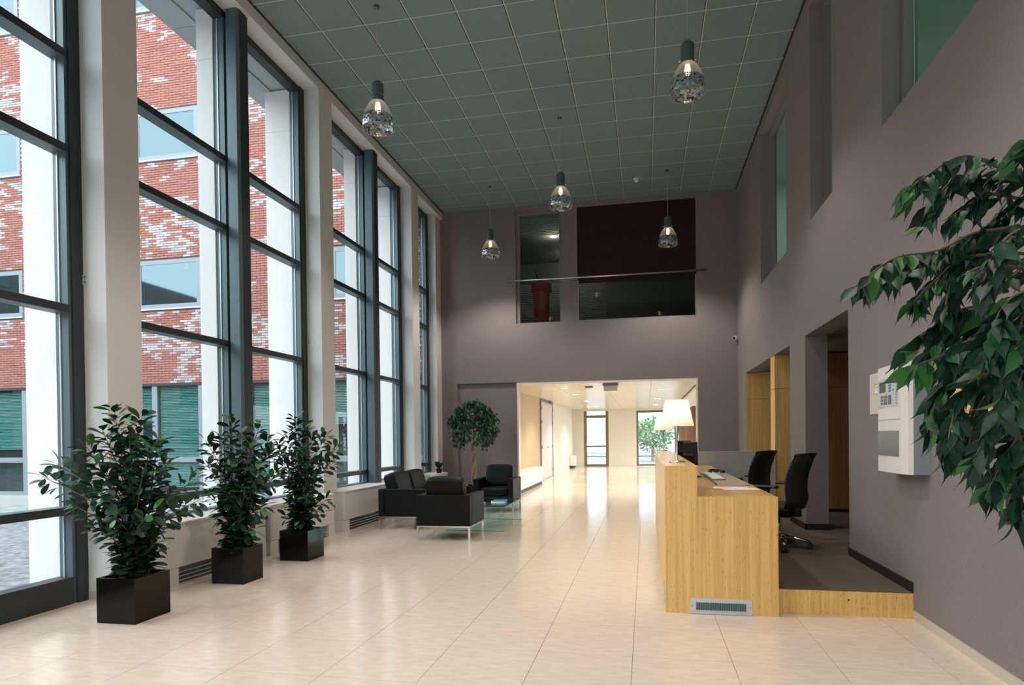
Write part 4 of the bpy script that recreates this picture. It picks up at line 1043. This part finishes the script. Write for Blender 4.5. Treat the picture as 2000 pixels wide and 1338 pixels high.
def ficus_back():
    rr = random.Random(31); b0 = Vector((-3.70, 12.75, 0))
    p = thing('round_planter', 'dark planter of the braided fig, hidden behind the armchair', 'planter', b0)
    MB().lathe([(.18, 0), (.21, .34), (.20, .34), (.19, .30)], 24, b0).build('pot', black_m, p); MB().lathe([(.17, .02), (.19, .30)], 24, b0).build('soil', soil_m, p)
    t = thing('braided_fig_tree', 'round-headed fig tree with braided trunk by the back wall', 'tree', b0+Vector((0, 0, .3)))
    for k in range(3):
        pts = [b0+Vector((.042*math.cos(2.1*k+z*6.5), .042*math.sin(2.1*k+z*6.5), .302+z)) for z in [i*.06 for i in range(17)]]
        MB().tube(pts, .024, 8).build('trunk_strand', bark_m, t, smooth=True)
    c = b0+Vector((-.0, 0, 1.68)); leaves = []
    for k in range(58):
        a = rr.uniform(0, 6.28); e = rr.uniform(-.75, 1.3); r_ = rr.uniform(.36, .52)
        tip = c+Vector((r_*math.cos(a)*math.cos(e), r_*math.sin(a)*math.cos(e), .50*math.sin(e)))
        mid = c.lerp(tip, .55)+Vector((0, 0, .14)); tip2 = tip+Vector((0, 0, -.16))
        path = bez([c+Vector((0, 0, -.47)), c+Vector((0, 0, -.1)), mid, tip, tip2], 5)
        if k % 3 == 0: MB().tube(path, .005, 5).build('branch', twig_m, t, smooth=True)
        for m in range(52):
            s = rr.uniform(.42, 1); i = s*(len(path)-1); j = min(int(i), len(path)-2); q = path[j].lerp(path[j+1], i-j)
            q = q+Vector((rr.gauss(0, .04), rr.gauss(0, .04), rr.gauss(0, .03)))
            if q.y > 13.38: q.y = 13.38
            d = Vector((rr.uniform(-.6, .6), rr.uniform(-.6, .6), -rr.uniform(.4, 1.1)))
            leaves.append((leaf_matrix(q, d, Vector((rr.uniform(-.5, .5), -.6, .6)), rr.uniform(.055, .085)), 2 if rr.random() < .25 else (1 if rr.random() < .6 else 0), rr.randrange(3)))
    put_leaves(t, leaves, SHL, limit=300)
ficus_back()

t = thing('small_potted_plant', 'small green pot plant on the sill behind the sofa', 'plant', (-4.5, 12.75, .606))
MB().lathe([(.05, 0), (.065, .10), (.058, .10), (.05, .08)], 16).build('pot', black_m, t, local=True)
for k in range(9):
    a = k*2.4; d = Vector((math.cos(a)*.35, math.sin(a)*.35, 1)); addobj('leaf', SHL[k % 3][k % 3], t, leaf_matrix(Vector((0, 0, .09)), d, Vector((math.sin(a), -math.cos(a), .3)), .16+.02*(k % 3)))

# tree seen through the far corridor window
def far_tree():
    rr = random.Random(5); c = pY(1275, 858, 40); b0 = Vector((c.x, 40, -.3))
    t = thing('garden_tree', 'pale green tree outside the wide far corridor window', 'tree', b0)
    MB().tube([b0, Vector((c.x, 40, 1.4))], [.12, .07], 8).build('trunk', bark_m, t)
    m_ = mat('pale_leaf', (.20, .30, .16), .7); b = MB()  # one pale green for the whole crown
    for k in range(900):
        d = Vector((rr.gauss(0, 1), rr.gauss(0, 1), rr.gauss(0, 1))).normalized()*rr.uniform(.5, 1)
        p = Vector((c.x+d.x*1.5, 40+d.y*1.5, 1.45+d.z*1.2)); u = Vector((rr.uniform(-1, 1), rr.uniform(-1, 1), rr.uniform(-1, 1))).normalized()*.14; v = u.cross(Vector((rr.uniform(-1, 1), .5, .3))).normalized()*.08
        b.quad(p-u, p-v, p+u, p+v)
    o = b.build('crown', m_, t); o['kind'] = 'stuff'
far_tree()
